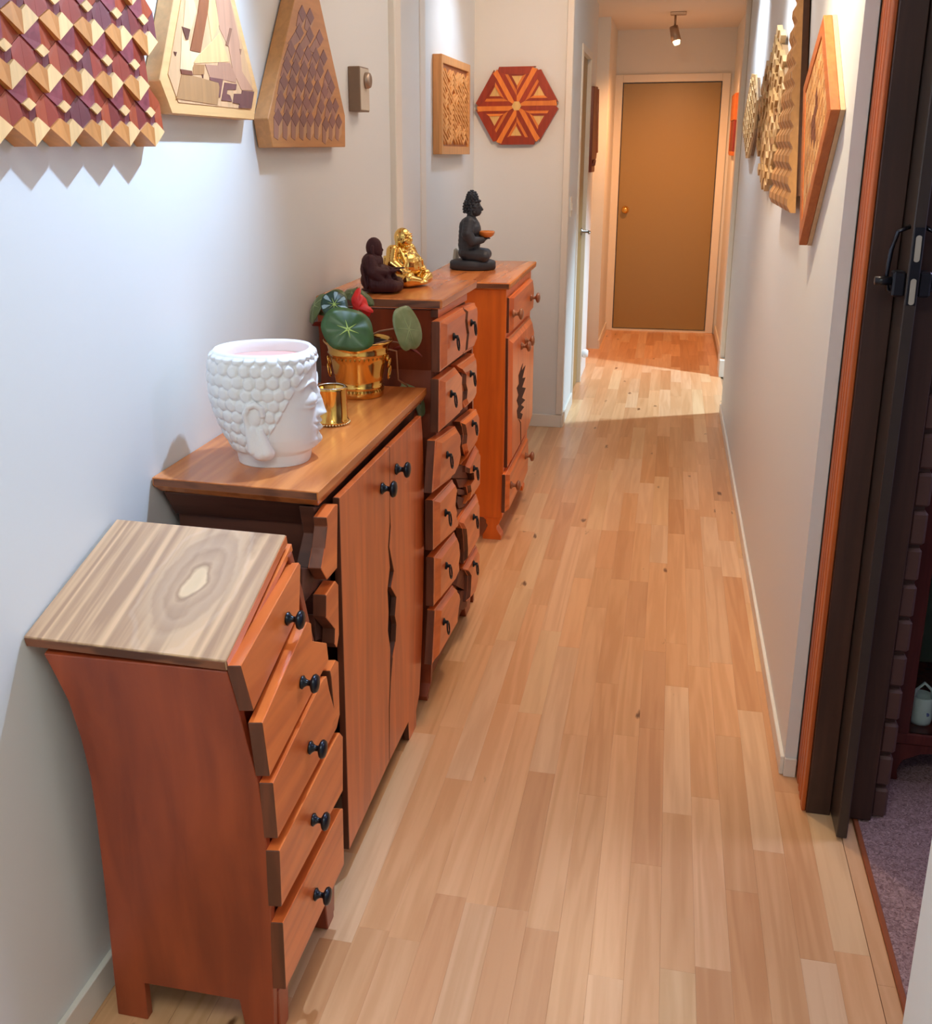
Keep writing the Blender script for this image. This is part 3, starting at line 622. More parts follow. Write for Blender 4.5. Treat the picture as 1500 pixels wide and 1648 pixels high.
for poly in ([(2.8785,0.5757),(3.103,0.5069),(3.0591,0.4916),(2.9185,0.5349)], [(2.8821,0.5443),(3.0637,0.4785),(3.1093,0.4454),(2.9088,0.5158)], [(2.9054,0.5112),(3.0898,0.4399),(3.0754,0.4209),(2.9192,0.4669),(2.8922,0.496)],
             [(2.8895,0.4749),(3.0444,0.4233),(3.0011,0.4122),(2.9587,0.4101),(3.0915,0.3343),(3.0824,0.3334),(2.9448,0.4065),(2.8898,0.4466)], [(2.898,0.6112),(2.9797,0.5891),(3.0819,0.5139),(2.8282,0.5948)], [(2.9252,0.2529),(2.9959,0.2413),(3.0113,0.1923),(3.0719,0.1414),(3.057,0.1291),(2.8844,0.2231)],
             [(2.9541,0.1746),(3.0722,0.1287),(3.0584,0.072),(2.9986,0.0871),(2.9266,0.1265)], [(2.9398,0.3234),(3.0343,0.283),(3.0436,0.258),(3.0058,0.2552),(2.9404,0.276)]):
    prism('splinter', px(poly, poly and -.586), (-.014, 0, .004), INS, c3, .001)
hexa('foot', [(-.60, 2.545, 0), (-.60, 2.60, 0), (-.66, 2.60, 0), (-.66, 2.545, 0), (-.602, 2.575, .07), (-.602, 2.63, .07), (-.66, 2.63, .07), (-.66, 2.575, .07)], RED_Z, c3, .002) if False else None
hexa('foot', [(-.602, 3.13, 0), (-.602, 3.20, 0), (-.66, 3.20, 0), (-.66, 3.13, 0), (-.602, 3.10, .06), (-.602, 3.22, .06), (-.66, 3.22, .06), (-.66, 3.10, .06)], RED_Z, c3, .002)

# ================================================================== CHEST 4: far cabinet with ogee feet
c4 = thing('far_red_cabinet', 'farthest cabinet, with bright red sides, splintered door and wooden knobs, under the black statue', 'cabinet', (-.76, 4.2, 0))
hexa('side_panel', [(-.94, 3.856, .095), (-.595, 3.856, .095), (-.595, 3.88, .095), (-.94, 3.88, .095), (-.94, 3.856, 1.018), (-.592, 3.856, 1.018), (-.592, 3.88, 1.018), (-.94, 3.88, 1.018)], RED2_Z, c4, .0015)
hexa('carcass', [(-.94, 3.88, .095), (-.597, 3.88, .095), (-.597, 4.585, .095), (-.94, 4.585, .095), (-.94, 3.88, 1.018), (-.594, 3.88, 1.018), (-.594, 4.585, 1.018), (-.94, 4.585, 1.018)], RED2_Z, c4, .0015)
hexa('top', [(-.95, 3.842, 1.046), (-.574, 3.838, 1.046), (-.574, 4.625, 1.046), (-.95, 4.625, 1.046), (-.95, 3.846, 1.020), (-.577, 3.842, 1.020), (-.577, 4.62, 1.020), (-.95, 4.62, 1.020)], TOP_Y, c4, .004)
prism('edge_band', [(-.94, 3.842, 1.042), (-.580, 3.8385, 1.042), (-.580, 3.8405, 1.024), (-.94, 3.844, 1.024)], (0, -.001, 0), ENDG, c4)
for nm, poly in (('drawer', [(3.875, .985), (4.49, .987), (4.545, .93), (4.53, .85), (3.873, .85)]), ('door', [(3.862, .832), (4.50, .818), (4.575, .76), (4.585, .33), (4.42, .30), (3.892, .30)]), ('drawer', [(3.845, .285), (4.44, .285), (4.47, .22), (4.46, .115), (4.25, .10), (4.20, .125), (3.84, .125)])):
    d = prism(nm, px(poly, -.583), (-.0135, 0, 0), FRONT_Y, c4, .0015)
    prism('raised_panel', px(shrink(poly, .90), -.570), (0,0,0), FRONT_Y if nm == 'drawer' else FRONT_Z, d, back=[(-.5832, *p) for p in shrink(poly, .97)])
    ks = {('drawer', True): [(3.8927,0.9227),(4.4103,0.9134)], ('door', False): [(4.1429,0.7507),(4.2565,0.7537)], ('drawer', False): [(4.3419,0.2181),(3.9111,0.2216)]}[(nm, poly[0][1] > .9)]
    for y, z in ks: knob_iron(d, (-.5705, y, z), 1.15, PEG)
    if nm == 'door': dr4 = d
pl4 = [(4.1954,0.6675),(4.1568,0.6424),(4.2771,0.6418),(4.1873,0.6058),(4.2853,0.5877),(4.1843,0.5671),(4.3019,0.5375),(4.1867,0.5208),(4.2919,0.4866),(4.1605,0.4965),(4.26,0.4629),(4.1392,0.4682),(4.2195,0.4418),(4.1698,0.4297),(4.0702,0.4614),(4.045,0.5008),(4.0927,0.507),(4.0313,0.5457),(4.0861,0.5565),(4.0243,0.6002),(4.0921,0.6027),(4.0747,0.642)]
prism('splintered_hole', px(pl4, -.5694), (.0008, 0, 0), paint('hole_dark', (.05, .012, .008), .8), dr4)
prism('crack', px([(4.1124,0.4463),(4.1709,0.4171),(4.1893,0.3154),(4.176,0.3192),(4.1536,0.4197),(4.0998,0.4484)], -.5694), (.0008, 0, 0), bpy.data.materials['hole_dark'], dr4)
for y in (3.86, 4.50):
    pf = [(0, .095), (0, .085), (.006, .083), (.006, .072), (.018, .060), (.018, .045), (.008, .028), (0, .018), (0, 0), (.075, 0), (.075, .018), (.062, .04), (.055, .06), (.062, .072), (.062, .083), (.075, .095)]
    for x0 in (-.60, -.86):
        prism('foot', [(x0-a, y, z) for a, z in pf] if x0 > -.7 else [(x0+a-.075, y, z) for a, z in pf], (0, .06, 0), RED2_Z, c4, .001)
# ================================================================== WALL PANELS
def wsolid(name, c, c2=None, axis='Z', rough=.38, fine=60):
    return wood(name, c, c2 or tuple(v*.8 for v in c), axis, fine, 5, rough, .3, .10, bump=.05)
A_PALE = wsolid('maple_tile', (.95, .60, .27)); A_HONEY = wsolid('honey_tile', (.72, .30, .085))
A_MAG = wood('purpleheart_tile', (.33, .060, .080), (.18, .028, .040), 'Y', 60, 60, .4, .2, .1)
A_RED = wsolid('redwood_tile', (.33, .036, .018)); A_DKR = wsolid('dark_red_tile', (.20, .018, .018)); A_PUR = wsolid('purple_tile', (.17, .032, .045)); A_ORR = wsolid('russet_tile', (.40, .062, .020))
a1 = thing('tumbling_block_panel', 'large red and purple wall panel with rows of pale heart-shaped blocks, leftmost on the wall', 'wall art', (-.965, 1.42, 1.70))
rng = random.Random(5)
def tile(name, pts, mat, par, xb=-.962):
    """pts (y, z, x) on the face; straight back to the wall"""
    prism(name, [(x, y, z) for y, z, x in pts], (0,0,0), mat, par, back=[(xb, y, z) for y, z, x in pts])
cells = [(k, j) for k in range(0, 6) for j in range(0, 8)]
for k, j in cells:
    y0 = (1.7875 if k % 2 == 0 else 1.7435)-.0931*j; z0 = 1.5400+.0777*k
    hx = -.931
    Pt = {'L': (-.0466, .027), 'R': (.0466, .027), 'T': (0, 0), 'pL': (-.017, .043), 'pR': (.017, .043), 'n': (0, .033), 'UL': (-.0466, .078), 'UR': (.0466, .078), 'top': (0, .105),
          'sT': (0, .0695), 'sB': (0, .0505), 'sL': (-.0178, .060), 'sR': (.0178, .060)}
    g = .0005
    def q(names, xs, name, mat):
        c = (sum(Pt[a][0] for a in names)/len(names), sum(Pt[a][1] for a in names)/len(names))
        pts = []
        for a, x in zip(names, xs):
            v = (Pt[a][0]-c[0], Pt[a][1]-c[1]); l = math.hypot(*v); f = max(0, (l-g)/l)
            pts.append((y0+c[0]+v[0]*f, z0+c[1]+v[1]*f, x))
        tile(name, pts, mat, a1)
    F = -.9245; B = -.9275; S = -.9300
    q(['T', 'L', 'pL', 'n'], (F, B, B, F), 'heart_block', A_HONEY)
    q(['T', 'n', 'pR', 'R'], (F, F, B, B), 'heart_block', A_PALE)
    if k == 5: continue
    if k % 2 == 0 or j > 0 or True:
        o = rng.uniform(-.001, .001)
        q(['UL', 'sL', 'sT', 'top'], (S-.002+o, S, S, S+o), 'purple_block', A_MAG)
        q(['UL', 'L', 'pL', 'sL'], (S-.004, S, S, S-.002), 'red_block', rng.choice([A_RED, A_PUR, A_DKR]))
        right = (k % 2 == 1 and j == 0)
        q(['top', 'sT', 'sR', 'UR'], (S, S-.002, S-.002, S-.004), 'red_block', rng.choice([A_RED, A_ORR, A_ORR]))
        q(['UR', 'sR', 'pR', 'R'], (S-.004, S-.002, S, S), 'red_block', rng.choice([A_RED, A_PUR, A_ORR]))
        q(['sL', 'sB', 'n', 'pL'], (S-.001, S-.001, S-.002, S-.001), 'dark_block', A_DKR)
        q(['sR', 'pR', 'n', 'sB'], (S-.001, S-.001, S-.002, S-.001), 'dark_block', A_PUR)
        tile('square_peg', [(y0+a*.95, z0+.060+b*.95, -.9278) for a, b in ((-.0178, 0), (0, .0095), (.0178, 0), (0, -.0095))], A_PALE, a1)
o = prism('backing', [(-.964, 1.02, 1.565), (-.964, 1.80, 1.565), (-.964, 1.785, 1.95), (-.964, 1.02, 1.95)], (.008, 0, 0), A_DKR, a1)

# ---- second panel: marquetry with tapering rods
FR = wsolid('pale_frame', (.84, .49, .20), axis='Y'); FR2 = wsolid('amber_frame', (.66, .37, .15))
a2 = thing('marquetry_panel', 'truncated triangle panel of pale wood with brown and purple marquetry, second from the left', 'wall art', (-.965, 2.07, 1.75))
X2 = -.930
def tri_out(bl, br, l, r, top): return [bl, br, r, (r[0]+(top-r[1])*-.579, top), (l[0]+(top-l[1])*.56, top), l]
out2 = [(1.874, 1.600), (2.276, 1.598), (2.307, 1.661), (2.111, 2.0), (2.026, 2.0), (1.834, 1.657)]
prism('frame', px(out2, X2), (-.034, 0, 0), FR, a2, .0015)
inn = shrink(out2, .86, 0)
prism('field', px(inn, X2+.0012), (-.003, 0, 0), wsolid('peach_field', (.76, .44, .22)), a2)
MQ = [('brown_rod', (.30, .11, .05), .0016, [(2.0116,1.7925),(2.0259,1.8228),(2.0415,1.8263),(2.0712,1.8316),(2.0561,1.7976),(2.0556,1.7945),(2.0109,1.7187),(1.9658,1.7189)]),
 ('maple_inlay', (.86, .74, .54), .0008, [(1.9374,1.7578),(1.9372,1.7358),(1.9493,1.7339),(1.9643,1.7382),(1.9646,1.718),(2.0089,1.7178),(1.986,1.7038),(1.9659,1.6819),(1.9177,1.6822)]),
 ('dark_inlay', (.14, .05, .045), .0012, [(1.9376,1.7593),(1.9729,1.7577),(1.9599,1.7378),(1.9516,1.7374)]), ('dark_inlay', (.14, .05, .045), .0012, [(1.8958,1.7114),(1.9078,1.7115),(1.9017,1.7037)]),
 ('dark_inlay', (.20, .07, .05), .0016, [(1.9177,1.6817),(1.9659,1.6819),(1.9701,1.6738),(1.9209,1.6737)]), ('dark_inlay', (.14, .05, .045), .0010, [(2.0121,1.679),(2.0197,1.6787),(2.0177,1.6712),(2.014,1.6718)]),
 ('tan_inlay', (.47, .29, .155), .0010, [(1.9205,1.6715),(1.9718,1.6731),(2.0552,1.6686),(2.0892,1.6665),(2.0942,1.6587),(2.0784,1.6231),(1.893,1.6276)]),
 ('brown_inlay', (.45, .25, .12), .0007, [(1.9735,1.6945),(2.0285,1.6976),(2.0235,1.6786),(1.974,1.6755)]),
 ('pink_inlay', (.50, .30, .24), .0008, [(2.0306,1.6986),(2.0925,1.7005),(2.0956,1.7072),(2.1547,1.7098),(2.1835,1.6835),(2.1817,1.6716),(2.1132,1.6744),(2.0484,1.6754)]),
 ('purple_inlay', (.19, .085, .10), .0012, [(2.0484,1.6754),(2.1134,1.6752),(2.0931,1.6383),(2.0849,1.6388),(2.0934,1.6587),(2.0892,1.6665),(2.0475,1.6698)]),
 ('purple_inlay', (.19, .085, .10), .0012, [(2.1208,1.6691),(2.1836,1.6692),(2.1774,1.6571),(2.1336,1.6558),(2.1281,1.6472),(2.1448,1.6447),(2.1539,1.6325),(2.0985,1.6328)]),
 ('purple_inlay', (.19, .085, .10), .0014, [(2.1673,1.649),(2.2079,1.6509),(2.2112,1.6579),(2.2793,1.6585),(2.2582,1.6217),(2.1876,1.6211),(2.1933,1.6289),(2.1579,1.6302)]),
 ('pink_inlay', (.56, .35, .28), .0007, [(2.0994,1.8352),(2.1709,1.8443),(2.2124,1.7575),(2.217,1.6973),(2.2773,1.6611),(2.209,1.6586),(2.1678,1.6958),(2.153,1.7408),(2.1118,1.7723)]),
 ('gold_inlay', (.82, .62, .36), .0006, [(2.0724,1.8317),(2.0974,1.8349),(2.111,1.7802),(2.0692,1.7446),(2.0595,1.7949)]), ('gold_inlay', (.80, .57, .32), .0008, [(1.9922,1.7073),(2.0691,1.7438),(2.1106,1.7643),(2.1508,1.712),(1.9756,1.6962)]),
 ('dark_stick', (.30, .16, .12), .0018, [(2.1631,1.7794),(2.1739,1.7793),(2.1492,1.7437),(2.1373,1.7435)]), ('dark_stick', (.36, .2, .15), .0012, [(2.2092,1.7422),(2.2206,1.7428),(2.2138,1.7308)]),
 ('maple_strip', (.85, .70, .48), .0008, [(1.9627,1.8148),(1.9957,1.819),(2.0064,1.7949),(1.9674,1.746),(1.9427,1.7584)])]
for nm, c, h, poly in MQ:
    c = (c[0]*1.0, c[1]*.82, c[2]*.62); prism(nm, px(poly, X2+.0012+h), (-.0035, 0, 0), wsolid('inlay_'+nm+'%d' % int(c[0]*100), c), a2)
# ---- third panel: field of diamonds
a3 = thing('diamond_field_panel', 'amber triangle panel with a field of small dusky diamonds, third from the left', 'wall art', (-.965, 2.66, 1.70))
X3 = -.925
FR3 = wsolid('orange_frame', (.62, .29, .10), axis='Y')
out3 = [(2.37,1.5378),(2.9378,1.5394),(2.9434,1.6253),(2.7496,1.9084),(2.723,1.9468),(2.6,1.9298),(2.5615,1.8828),(2.349,1.6024)]
prism('frame', px(out3, X3), (-.037, 0, 0), FR3, a3, .0015)
e0, e1, e2 = [(2.4138,1.6033),(2.465,1.6038),(2.4353,1.6439)]
e0b, = [(2.8808,1.6092)]
rowz = [p[1] for p in [(2.5929,1.6069),(2.5979,1.6479),(2.6029,1.6896),(2.6075,1.7278),(2.6122,1.7663),(2.6178,1.8127),(2.6231,1.8565)]]
lefty = [p[0] for p in [(2.4124,1.6026),(2.4359,1.6439),(2.4611,1.6861),(2.4874,1.7254),(2.5207,1.7545),(2.5855,1.8119),(2.6109,1.8563)]]
righty = [p[0] for p in [(2.8808,1.6092),(2.8559,1.6513),(2.824,1.692),(2.7949,1.7341),(2.7666,1.775),(2.7388,1.8124),(2.6696,1.8456)]]
NC = [9, 8, 7, 6, 5, 3, 2]
D_PUR = wsolid('dusky_diamond', (.27, .12, .11)); D_MAU = wsolid('dusky_side', (.40, .20, .15)); D_TAN = wsolid('tan_side', (.60, .35, .18))
dy = (righty[0]-lefty[0])/8
rng = random.Random(3)
for r_ in range(7):
    for c in range(NC[r_]):
        y0 = lefty[r_]+(righty[r_]-lefty[r_])*c/max(1, NC[r_]-1); z0 = rowz[r_]
        if 4 <= c <= 6 and r_ < 4: y0 += rng.uniform(-.008, .008); z0 += rng.uniform(-.010, .010)
        w = dy*.50; h = .019; L = .045 if r_ else .046
        prism('diamond', px([(y0-w, z0), (y0, z0-h), (y0+w, z0), (y0, z0+h*1.1)], X3+.0016), (-.003, 0, 0), D_PUR, a3)
        sx_ = (lefty[r_-1]-lefty[r_]) if r_ else -.012; Lr = (rowz[r_]-rowz[r_-1]-.012) if r_ else .045
        prism('diamond_side', px([(y0-w, z0-.001), (y0, z0-h-.001), (y0+w*.15+sx_, z0-h-Lr+.012), (y0-w*.75+sx_, z0-Lr)], X3+.0011), (-.003, 0, 0), D_MAU, a3)
        prism('diamond_side', px([(y0+w, z0-.001), (y0+.001, z0-h-.001), (y0+w*.2+sx_, z0-h-Lr+.014), (y0+w*1.15+sx_, z0-Lr*.72)], X3+.0008), (-.003, 0, 0), D_TAN, a3)
# ---- thermostat
tm = thing('thermostat', 'small brown-sided wall box with a round silver dial, right of the diamond panel', 'thermostat', (-.965, 3.16, 1.705))
box('housing', -.965, -.928, 3.108, 3.205, 1.642, 1.770, paint('brown_plastic', (.22, .14, .09), .45), tm, bev=.002)
box('face_plate', -.929, -.926, 3.112, 3.201, 1.646, 1.766, paint('beige_plate', (.62, .56, .46), .4), tm, bev=.001)
lathe('dial', [(0, 0), (.024, 0), (.024, .006), (.021, .014), (.018, .015), (0, .013)], ST, tm, 28, 'X', (-.926, 3.165, 1.732))
# ---- carved square panel in the recess
a4 = thing('carved_square_panel', 'square honey-wood panel carved all over with slanting zigzag strips, above the black statue', 'wall art', (-1.06, 5.0, 1.71))
HP4 = wsolid('square_panel_frame', (.70, .33, .11)); X4 = -1.018
prism('backing', px([(4.665, 1.508), (5.335, 1.503), (5.335, 1.930), (4.665, 1.930)], X4-.0125), (-.028, 0, 0), HP4, a4, .001)
for n, poly in (('frame_strip', [(4.665, 1.508), (4.70, 1.543), (4.70, 1.895), (4.665, 1.930)]), ('frame_strip', [(5.335, 1.503), (5.30, 1.54), (5.30, 1.895), (5.335, 1.930)]), ('frame_strip', [(4.665, 1.508), (5.335, 1.503), (5.30, 1.54), (4.70, 1.543)]), ('frame_strip', [(4.665, 1.930), (5.335, 1.930), (5.30, 1.895), (4.70, 1.895)])):
    prism(n, px(poly, X4), (-.0124, 0, 0), HP4, a4, .0008)
vs = []; fs = []; rng = random.Random(9)
nc, nr = 10, 16; cw = .60/nc; chh = .352/nr
for i in range(nc):
    d = rng.choice([1, -1])
    for j in range(-2, nr+2):
        if rng.random() < .12: d = -d
        y0 = 4.70+i*cw; z0 = 1.543+j*chh; t = chh*.54; ex = .030*d
        za, zb = z0-ex*.5, z0+ex*.5
        lo, hi = 1.545, 1.893
        if min(za, zb) < lo or max(za, zb)+t > hi: continue
        n_ = len(vs)
        for x in (X4-.0115, X4-.002+rng.uniform(-.002, .001)):
            vs += [(x, y0+.001, za), (x, y0+cw-.001, zb), (x, y0+cw-.001, zb+t), (x, y0+.001, za+t)]
        fs += [tuple(n_+a for a in f) for f in [(0,1,2,3), (4,5,6,7), (0,1,5,4), (1,2,6,5), (2,3,7,6), (3,0,4,7)]]
o = raw('carved_strips', vs, fs, wsolid('carved_pale', (.86, .46, .17), (.72, .34, .11)), a4); o['kind'] = 'stuff'
prism('recessed_field', px([(4.70, 1.543), (5.30, 1.54), (5.30, 1.895), (4.70, 1.895)], X4-.0112), (-.02, 0, 0), wsolid('carved_ground', (.34, .11, .035)), a4)
# ---- hexagon panel
a5 = thing('hexagon_panel', 'hexagonal pinwheel panel of red and orange wood with a pale centre, facing down the hall', 'wall art', (-.825, 5.67, 1.743))
HR = wsolid('hex_red', (.40, .045, .012), (.28, .028, .008)); HO = wsolid('hex_orange', (.86, .27, .04), (.74, .20, .03)); HY = wsolid('hex_yellow', (.95, .62, .22))
HC = (-.826, 1.745); U = .2165/64.0  # metres per picture unit
def hexpt(k, u, v):
    a = math.radians(90-60*k); ux, uz = math.cos(a), math.sin(a); vx, vz = math.sin(a), -math.cos(a)
    return (HC[0]+(u*ux+v*vx)*U, HC[1]+(u*uz+v*vz)*U*.985)
T30 = math.tan(math.radians(30)); C30 = math.cos(math.radians(30))
for k in range(6):
    R_ = 58.5
    def line_pts(dl, dr, do):
        """corners of the triangle inset by dl (left), dr (right), do (outer)"""
        # left line: v = -T30*u + dl/C30 ; right line: v = T30*u - dr/C30 ; outer: u = R_-do
        ua = (dl+dr)/(2*T30*C30); va = -T30*ua+dl/C30
        uo = R_-do
        return (ua, va), (uo, -T30*uo+dl/C30), (uo, T30*uo-dr/C30)
    rings = [(0, 0, 0), (7.2, 7.2, 11), (11.5, 11.5, 11.2), (15, 15, 13.5)]
    cols = [(HR, HO, HR), (HO, HR, HR), (HR, HO, HR)]
    seg = thing if False else None
    for i in range(3):
        A, Bl, Br = line_pts(*rings[i]); A2, B2, C2 = line_pts(*rings[i+1])
        xo = 5.634 if i == 0 else (5.638 if i == 1 else 5.636)
        if i == 0:
            lf = [A, (Bl[0]-4, Bl[1]+T30*4), (Bl[0]-.0, Bl[1]+4.5), B2, A2] if False else [A, (R_-6, -T30*(R_-6)), (R_-11, B2[1]), A2]
            rt_ = [A, A2, (R_-11, C2[1]), (R_-1.5, C2[1]+4.4), (R_-4, T30*(R_-4))]
            ot = [(R_-6, -T30*(R_-6)), (R_, -T30*R_+5.5), (R_, T30*R_-5.2), (R_-1.5, C2[1]+4.4), (R_-11, C2[1]), (R_-11, B2[1])]
        else:
            lf = [A, Bl, B2, A2]; rt_ = [A, A2, C2, Br]; ot = [Bl, Br, C2, B2]
        for nm, pp, mt, d in (('strip', lf, cols[i][0], 0), ('strip', rt_, cols[i][1], -.002), ('strip', ot, cols[i][2], 0)):
            if nm == 'strip' and (abs(pp[0][0]-pp[1][0])+abs(pp[0][1]-pp[1][1]) < .3): continue
            prism('strip', [(a, xo+d, b) for a, b in [hexpt(k, u, v) for u, v in pp]], (0, 5.664-xo, 0), mt, a5)
    A, Bl, Br = line_pts(*rings[3])
    prism('core_triangle', [(a, 5.640, b) for a, b in [hexpt(k, *A), hexpt(k, *Bl), hexpt(k, *Br)]], (0, .024, 0), HY, a5)
prism('centre_hexagon', [(HC[0]+7.5*U*math.cos(math.radians(60*i)), 5.630, HC[1]+7.5*U*math.sin(math.radians(60*i))) for i in range(6)], (0, .03, 0), HY, a5)
# ---- carved red board beside the grey door
a6 = thing('carved_red_board', 'long dark red carved board hanging on the left wall before the end door', 'wall art', (-.545, 7.1, 1.65))
CR = wsolid('carved_red', (.22, .045, .025))
prism('board', px([(6.93, 1.905), (7.25, 1.918), (7.38, 1.50), (7.33, 1.46), (7.20, 1.44), (7.20, 1.375), (6.95, 1.378), (6.92, 1.48)], -.520), (-.024, 0, 0), CR, a6, .003)
for i in range(3): tube('scroll', [(-.518, 6.96+.06*i, 1.42), (-.512, 6.98+.06*i, 1.45), (-.518, 7.0+.06*i, 1.42)], .008, CR, a6)
tube('moulding', [(-.518, 7.20, 1.90), (-.518, 7.31, 1.50)], .010, wsolid('carved_orange', (.55, .2, .09)), a6)
# ================================================================== right wall panels
b1 = thing('diamond_frame_panel', 'nearest diamond-shaped panel on the right wall, orange frame round a honey field', 'wall art', (.362, 2.8, 1.6))
OF = wsolid('bright_orange_frame', (.56, .16, .035), (.44, .11, .02), axis='Y')
D4 = [(2.80, 1.838), (2.508, 1.612), (2.848, 1.288), (3.088, 1.688)]
prism('backing', px(shrink(D4, 1.0), .3505), (.0105, 0, 0), wsolid('pale_backing', (.70, .48, .28)), b1)
inner4 = shrink(D4, .80)
for i in range(4):
    j = (i+1) % 4
    prism('frame_side', px([D4[i], D4[j], inner4[j], inner4[i]], .330), (.020, 0, 0), OF, b1, .001)
prism('field', px(inner4, .3335), (.015, 0, 0), wsolid('honey_field', (.58, .28, .10)), b1)
rng = random.Random(4); HF = [wsolid('honey_brick_a', (.64, .33, .12)), wsolid('honey_brick_b', (.54, .25, .085)), wsolid('honey_brick_c', (.70, .40, .17))]; DB = wsolid('dark_brick_inlay', (.16, .045, .02))
T4, R4, B4, L4 = [Vector((0, *p)) for p in shrink(D4, .79)]
nN = 9
for i in range(nN):
    for j in range(nN):
        f = lambda a, b: T4.lerp(R4, a).lerp(L4.lerp(B4, a), b)
        a0, a1_, b0, b1_ = i/nN+.006, (i+1)/nN-.006, j/nN+.006, (j+1)/nN-.006
        q4 = [f(a0, b0), f(a1_, b0), f(a1_, b1_), f(a0, b1_)]
        dark = (i, j) in ((4, 3), (5, 4), (4, 4), (5, 5), (3, 3), (6, 4), (4, 5))
        prism('inlay_brick', [(.3325-rng.uniform(0, .0006), p.y, p.z) for p in q4], (.002, 0, 0), DB if dark else rng.choice(HF), b1)
b2_ = thing('wave_slat_panel', 'tall wavy panel of notched honey slats, second on the right wall behind the diamond', 'wall art', (.362, 3.4, 1.65))
WS = [wsolid('wave_slat_a', (.60, .30, .10)), wsolid('wave_slat_b', (.50, .24, .075))]
nearL = lambda z: 3.085+(z-1.355)*.51; farL = lambda z: interp([(1.355, 3.72), (1.57, 3.64), (1.747, 3.54), (1.90, 3.45), (2.02, 3.42)], z)
NS = 10; PT = .0585
for s in range(NS):
    z_b = 1.354-(.0 if s > 5 else .012*(5-s)*.4)
    ph = 0 if s % 2 == 0 else .5
    zs = []; z = 1.356; k = 0
    zt_ = 2.0
    for k in range(0, 12):
        za = 1.356+PT*k; zs += [(za, .326), (za+PT*.30, .317), (za+PT*.62, .317), (za+PT*.92, .326)]
    zs = [(min(max(a-(PT*.0), 1.356), 2.0), x) for a, x in zs if a < 2.0]
    vs = []; fs = []
    t0, t1 = s/NS, (s+.93)/NS
    dpt = .0012*(s % 2)
    for (z, x) in zs:
        ya, yb = nearL(z)+(farL(z)-nearL(z))*t0, nearL(z)+(farL(z)-nearL(z))*t1
        vs += [(x+dpt, ya, z), (x+dpt, yb, z), (.340, yb, z), (.340, ya, z)]
    for i in range(len(zs)-1):
        for j in range(4): fs.append((i*4+j, i*4+(j+1) % 4, i*4+4+(j+1) % 4, i*4+4+j))
    fs += [(0,1,2,3), tuple(4*(len(zs)-1)+j for j in range(4))]
    raw('slat', vs, fs, WS[s % 2], b2_)
prism('backing', px([(nearL(1.40)+.03, 1.40), (nearL(1.98)+.03, 1.98), (farL(1.98)-.03, 1.98), (farL(1.40)-.03, 1.40)], .341), (.0205, 0, 0), wsolid('wave_backing', (.22, .085, .035)), b2_)
b3_ = thing('stepped_block_panel', 'stepped panel of olive and honey blocks, third on the right wall behind the wavy one', 'wall art', (.362, 4.2, 1.6))
out_s2 = [(4.20, 1.935), (4.05, 1.925), (3.78, 1.79), (3.66, 1.69), (3.76, 1.585), (3.90, 1.44), (4.06, 1.385), (4.24, 1.380), (4.66, 1.542), (4.76, 1.70), (4.51, 1.835)]
prism('backing', px(shrink(out_s2, .94), .342), (.0195, 0, 0), wsolid('step_backing', (.34, .2, .09)), b3_)
def inside(p, poly):
    y, z = p; c = False
    for (a, b), (d, e) in zip(poly, poly[1:]+poly[:1]):
        if (b > z) != (e > z) and y < (d-a)*(z-b)/(e-b)+a: c = not c
    return c
SB = [wsolid('step_a', (.58, .36, .15)), wsolid('step_b', (.44, .27, .11)), wsolid('step_c', (.70, .48, .24)), wsolid('step_d', (.30, .15, .06))]
rng = random.Random(8)
for i in range(14):
    for j in range(12):
        yc = 3.69+.08*i; zc = 1.375+.048*j+(.024 if i % 2 else 0)
        if not inside((yc, zc), out_s2): continue
        h = rng.uniform(0, .010)
        prism('block', px([(yc-.039, zc), (yc-.013, zc-.023), (yc+.039, zc-.002), (yc+.013, zc+.023)], .326+h), (.018, 0, 0), rng.choice(SB[:3] if rng.random() < .85 else SB), b3_, 0)
b4_ = thing('small_honey_panel', 'smallest and farthest honey-wood panel of the group on the right wall', 'wall art', (.362, 5.35, 1.6))
o1 = [(5.43, 1.869), (5.16, 1.85), (4.95, 1.73), (4.93, 1.61), (5.20, 1.482), (5.38, 1.480), (5.60, 1.56), (5.837, 1.649)]
prism('backing', px(shrink(o1, .93), .346), (.0155, 0, 0), wsolid('small_backing', (.40, .22, .09)), b4_)
prism('face', px(o1, .338), (.009, 0, 0), wsolid('small_face', (.60, .36, .15)), b4_, .001)
for i in range(12):
    for j in range(9):
        yc = 4.96+.075*i; zc = 1.49+.042*j+(.021 if i % 2 else 0)
        if inside((yc-.03, zc-.02), o1) and inside((yc+.04, zc+.02), o1):
            prism('block', px([(yc-.032, zc), (yc-.01, zc-.018), (yc+.034, zc-.002), (yc+.012, zc+.018)], .336-rng.uniform(0, .003)), (.004, 0, 0), rng.choice(SB[:3]), b4_)
b5_ = thing('orange_dark_panel', 'small orange and dark panel on the right wall nearest the end door', 'wall art', (.43, 8.3, 1.68))
box('upper_board', .402, .43, 8.05, 8.55, 1.72, 1.905, OF, b5_, bev=.002); box('lower_board', .408, .43, 8.05, 8.50, 1.50, 1.7195, A_DKR, b5_, bev=.002); box('side_strip', .405, .43, 8.5005, 8.56, 1.48, 1.7195, OF, b5_, bev=.002); box('bottom_strip', .405, .43, 8.05, 8.5, 1.47, 1.4995, OF, b5_, bev=.002)
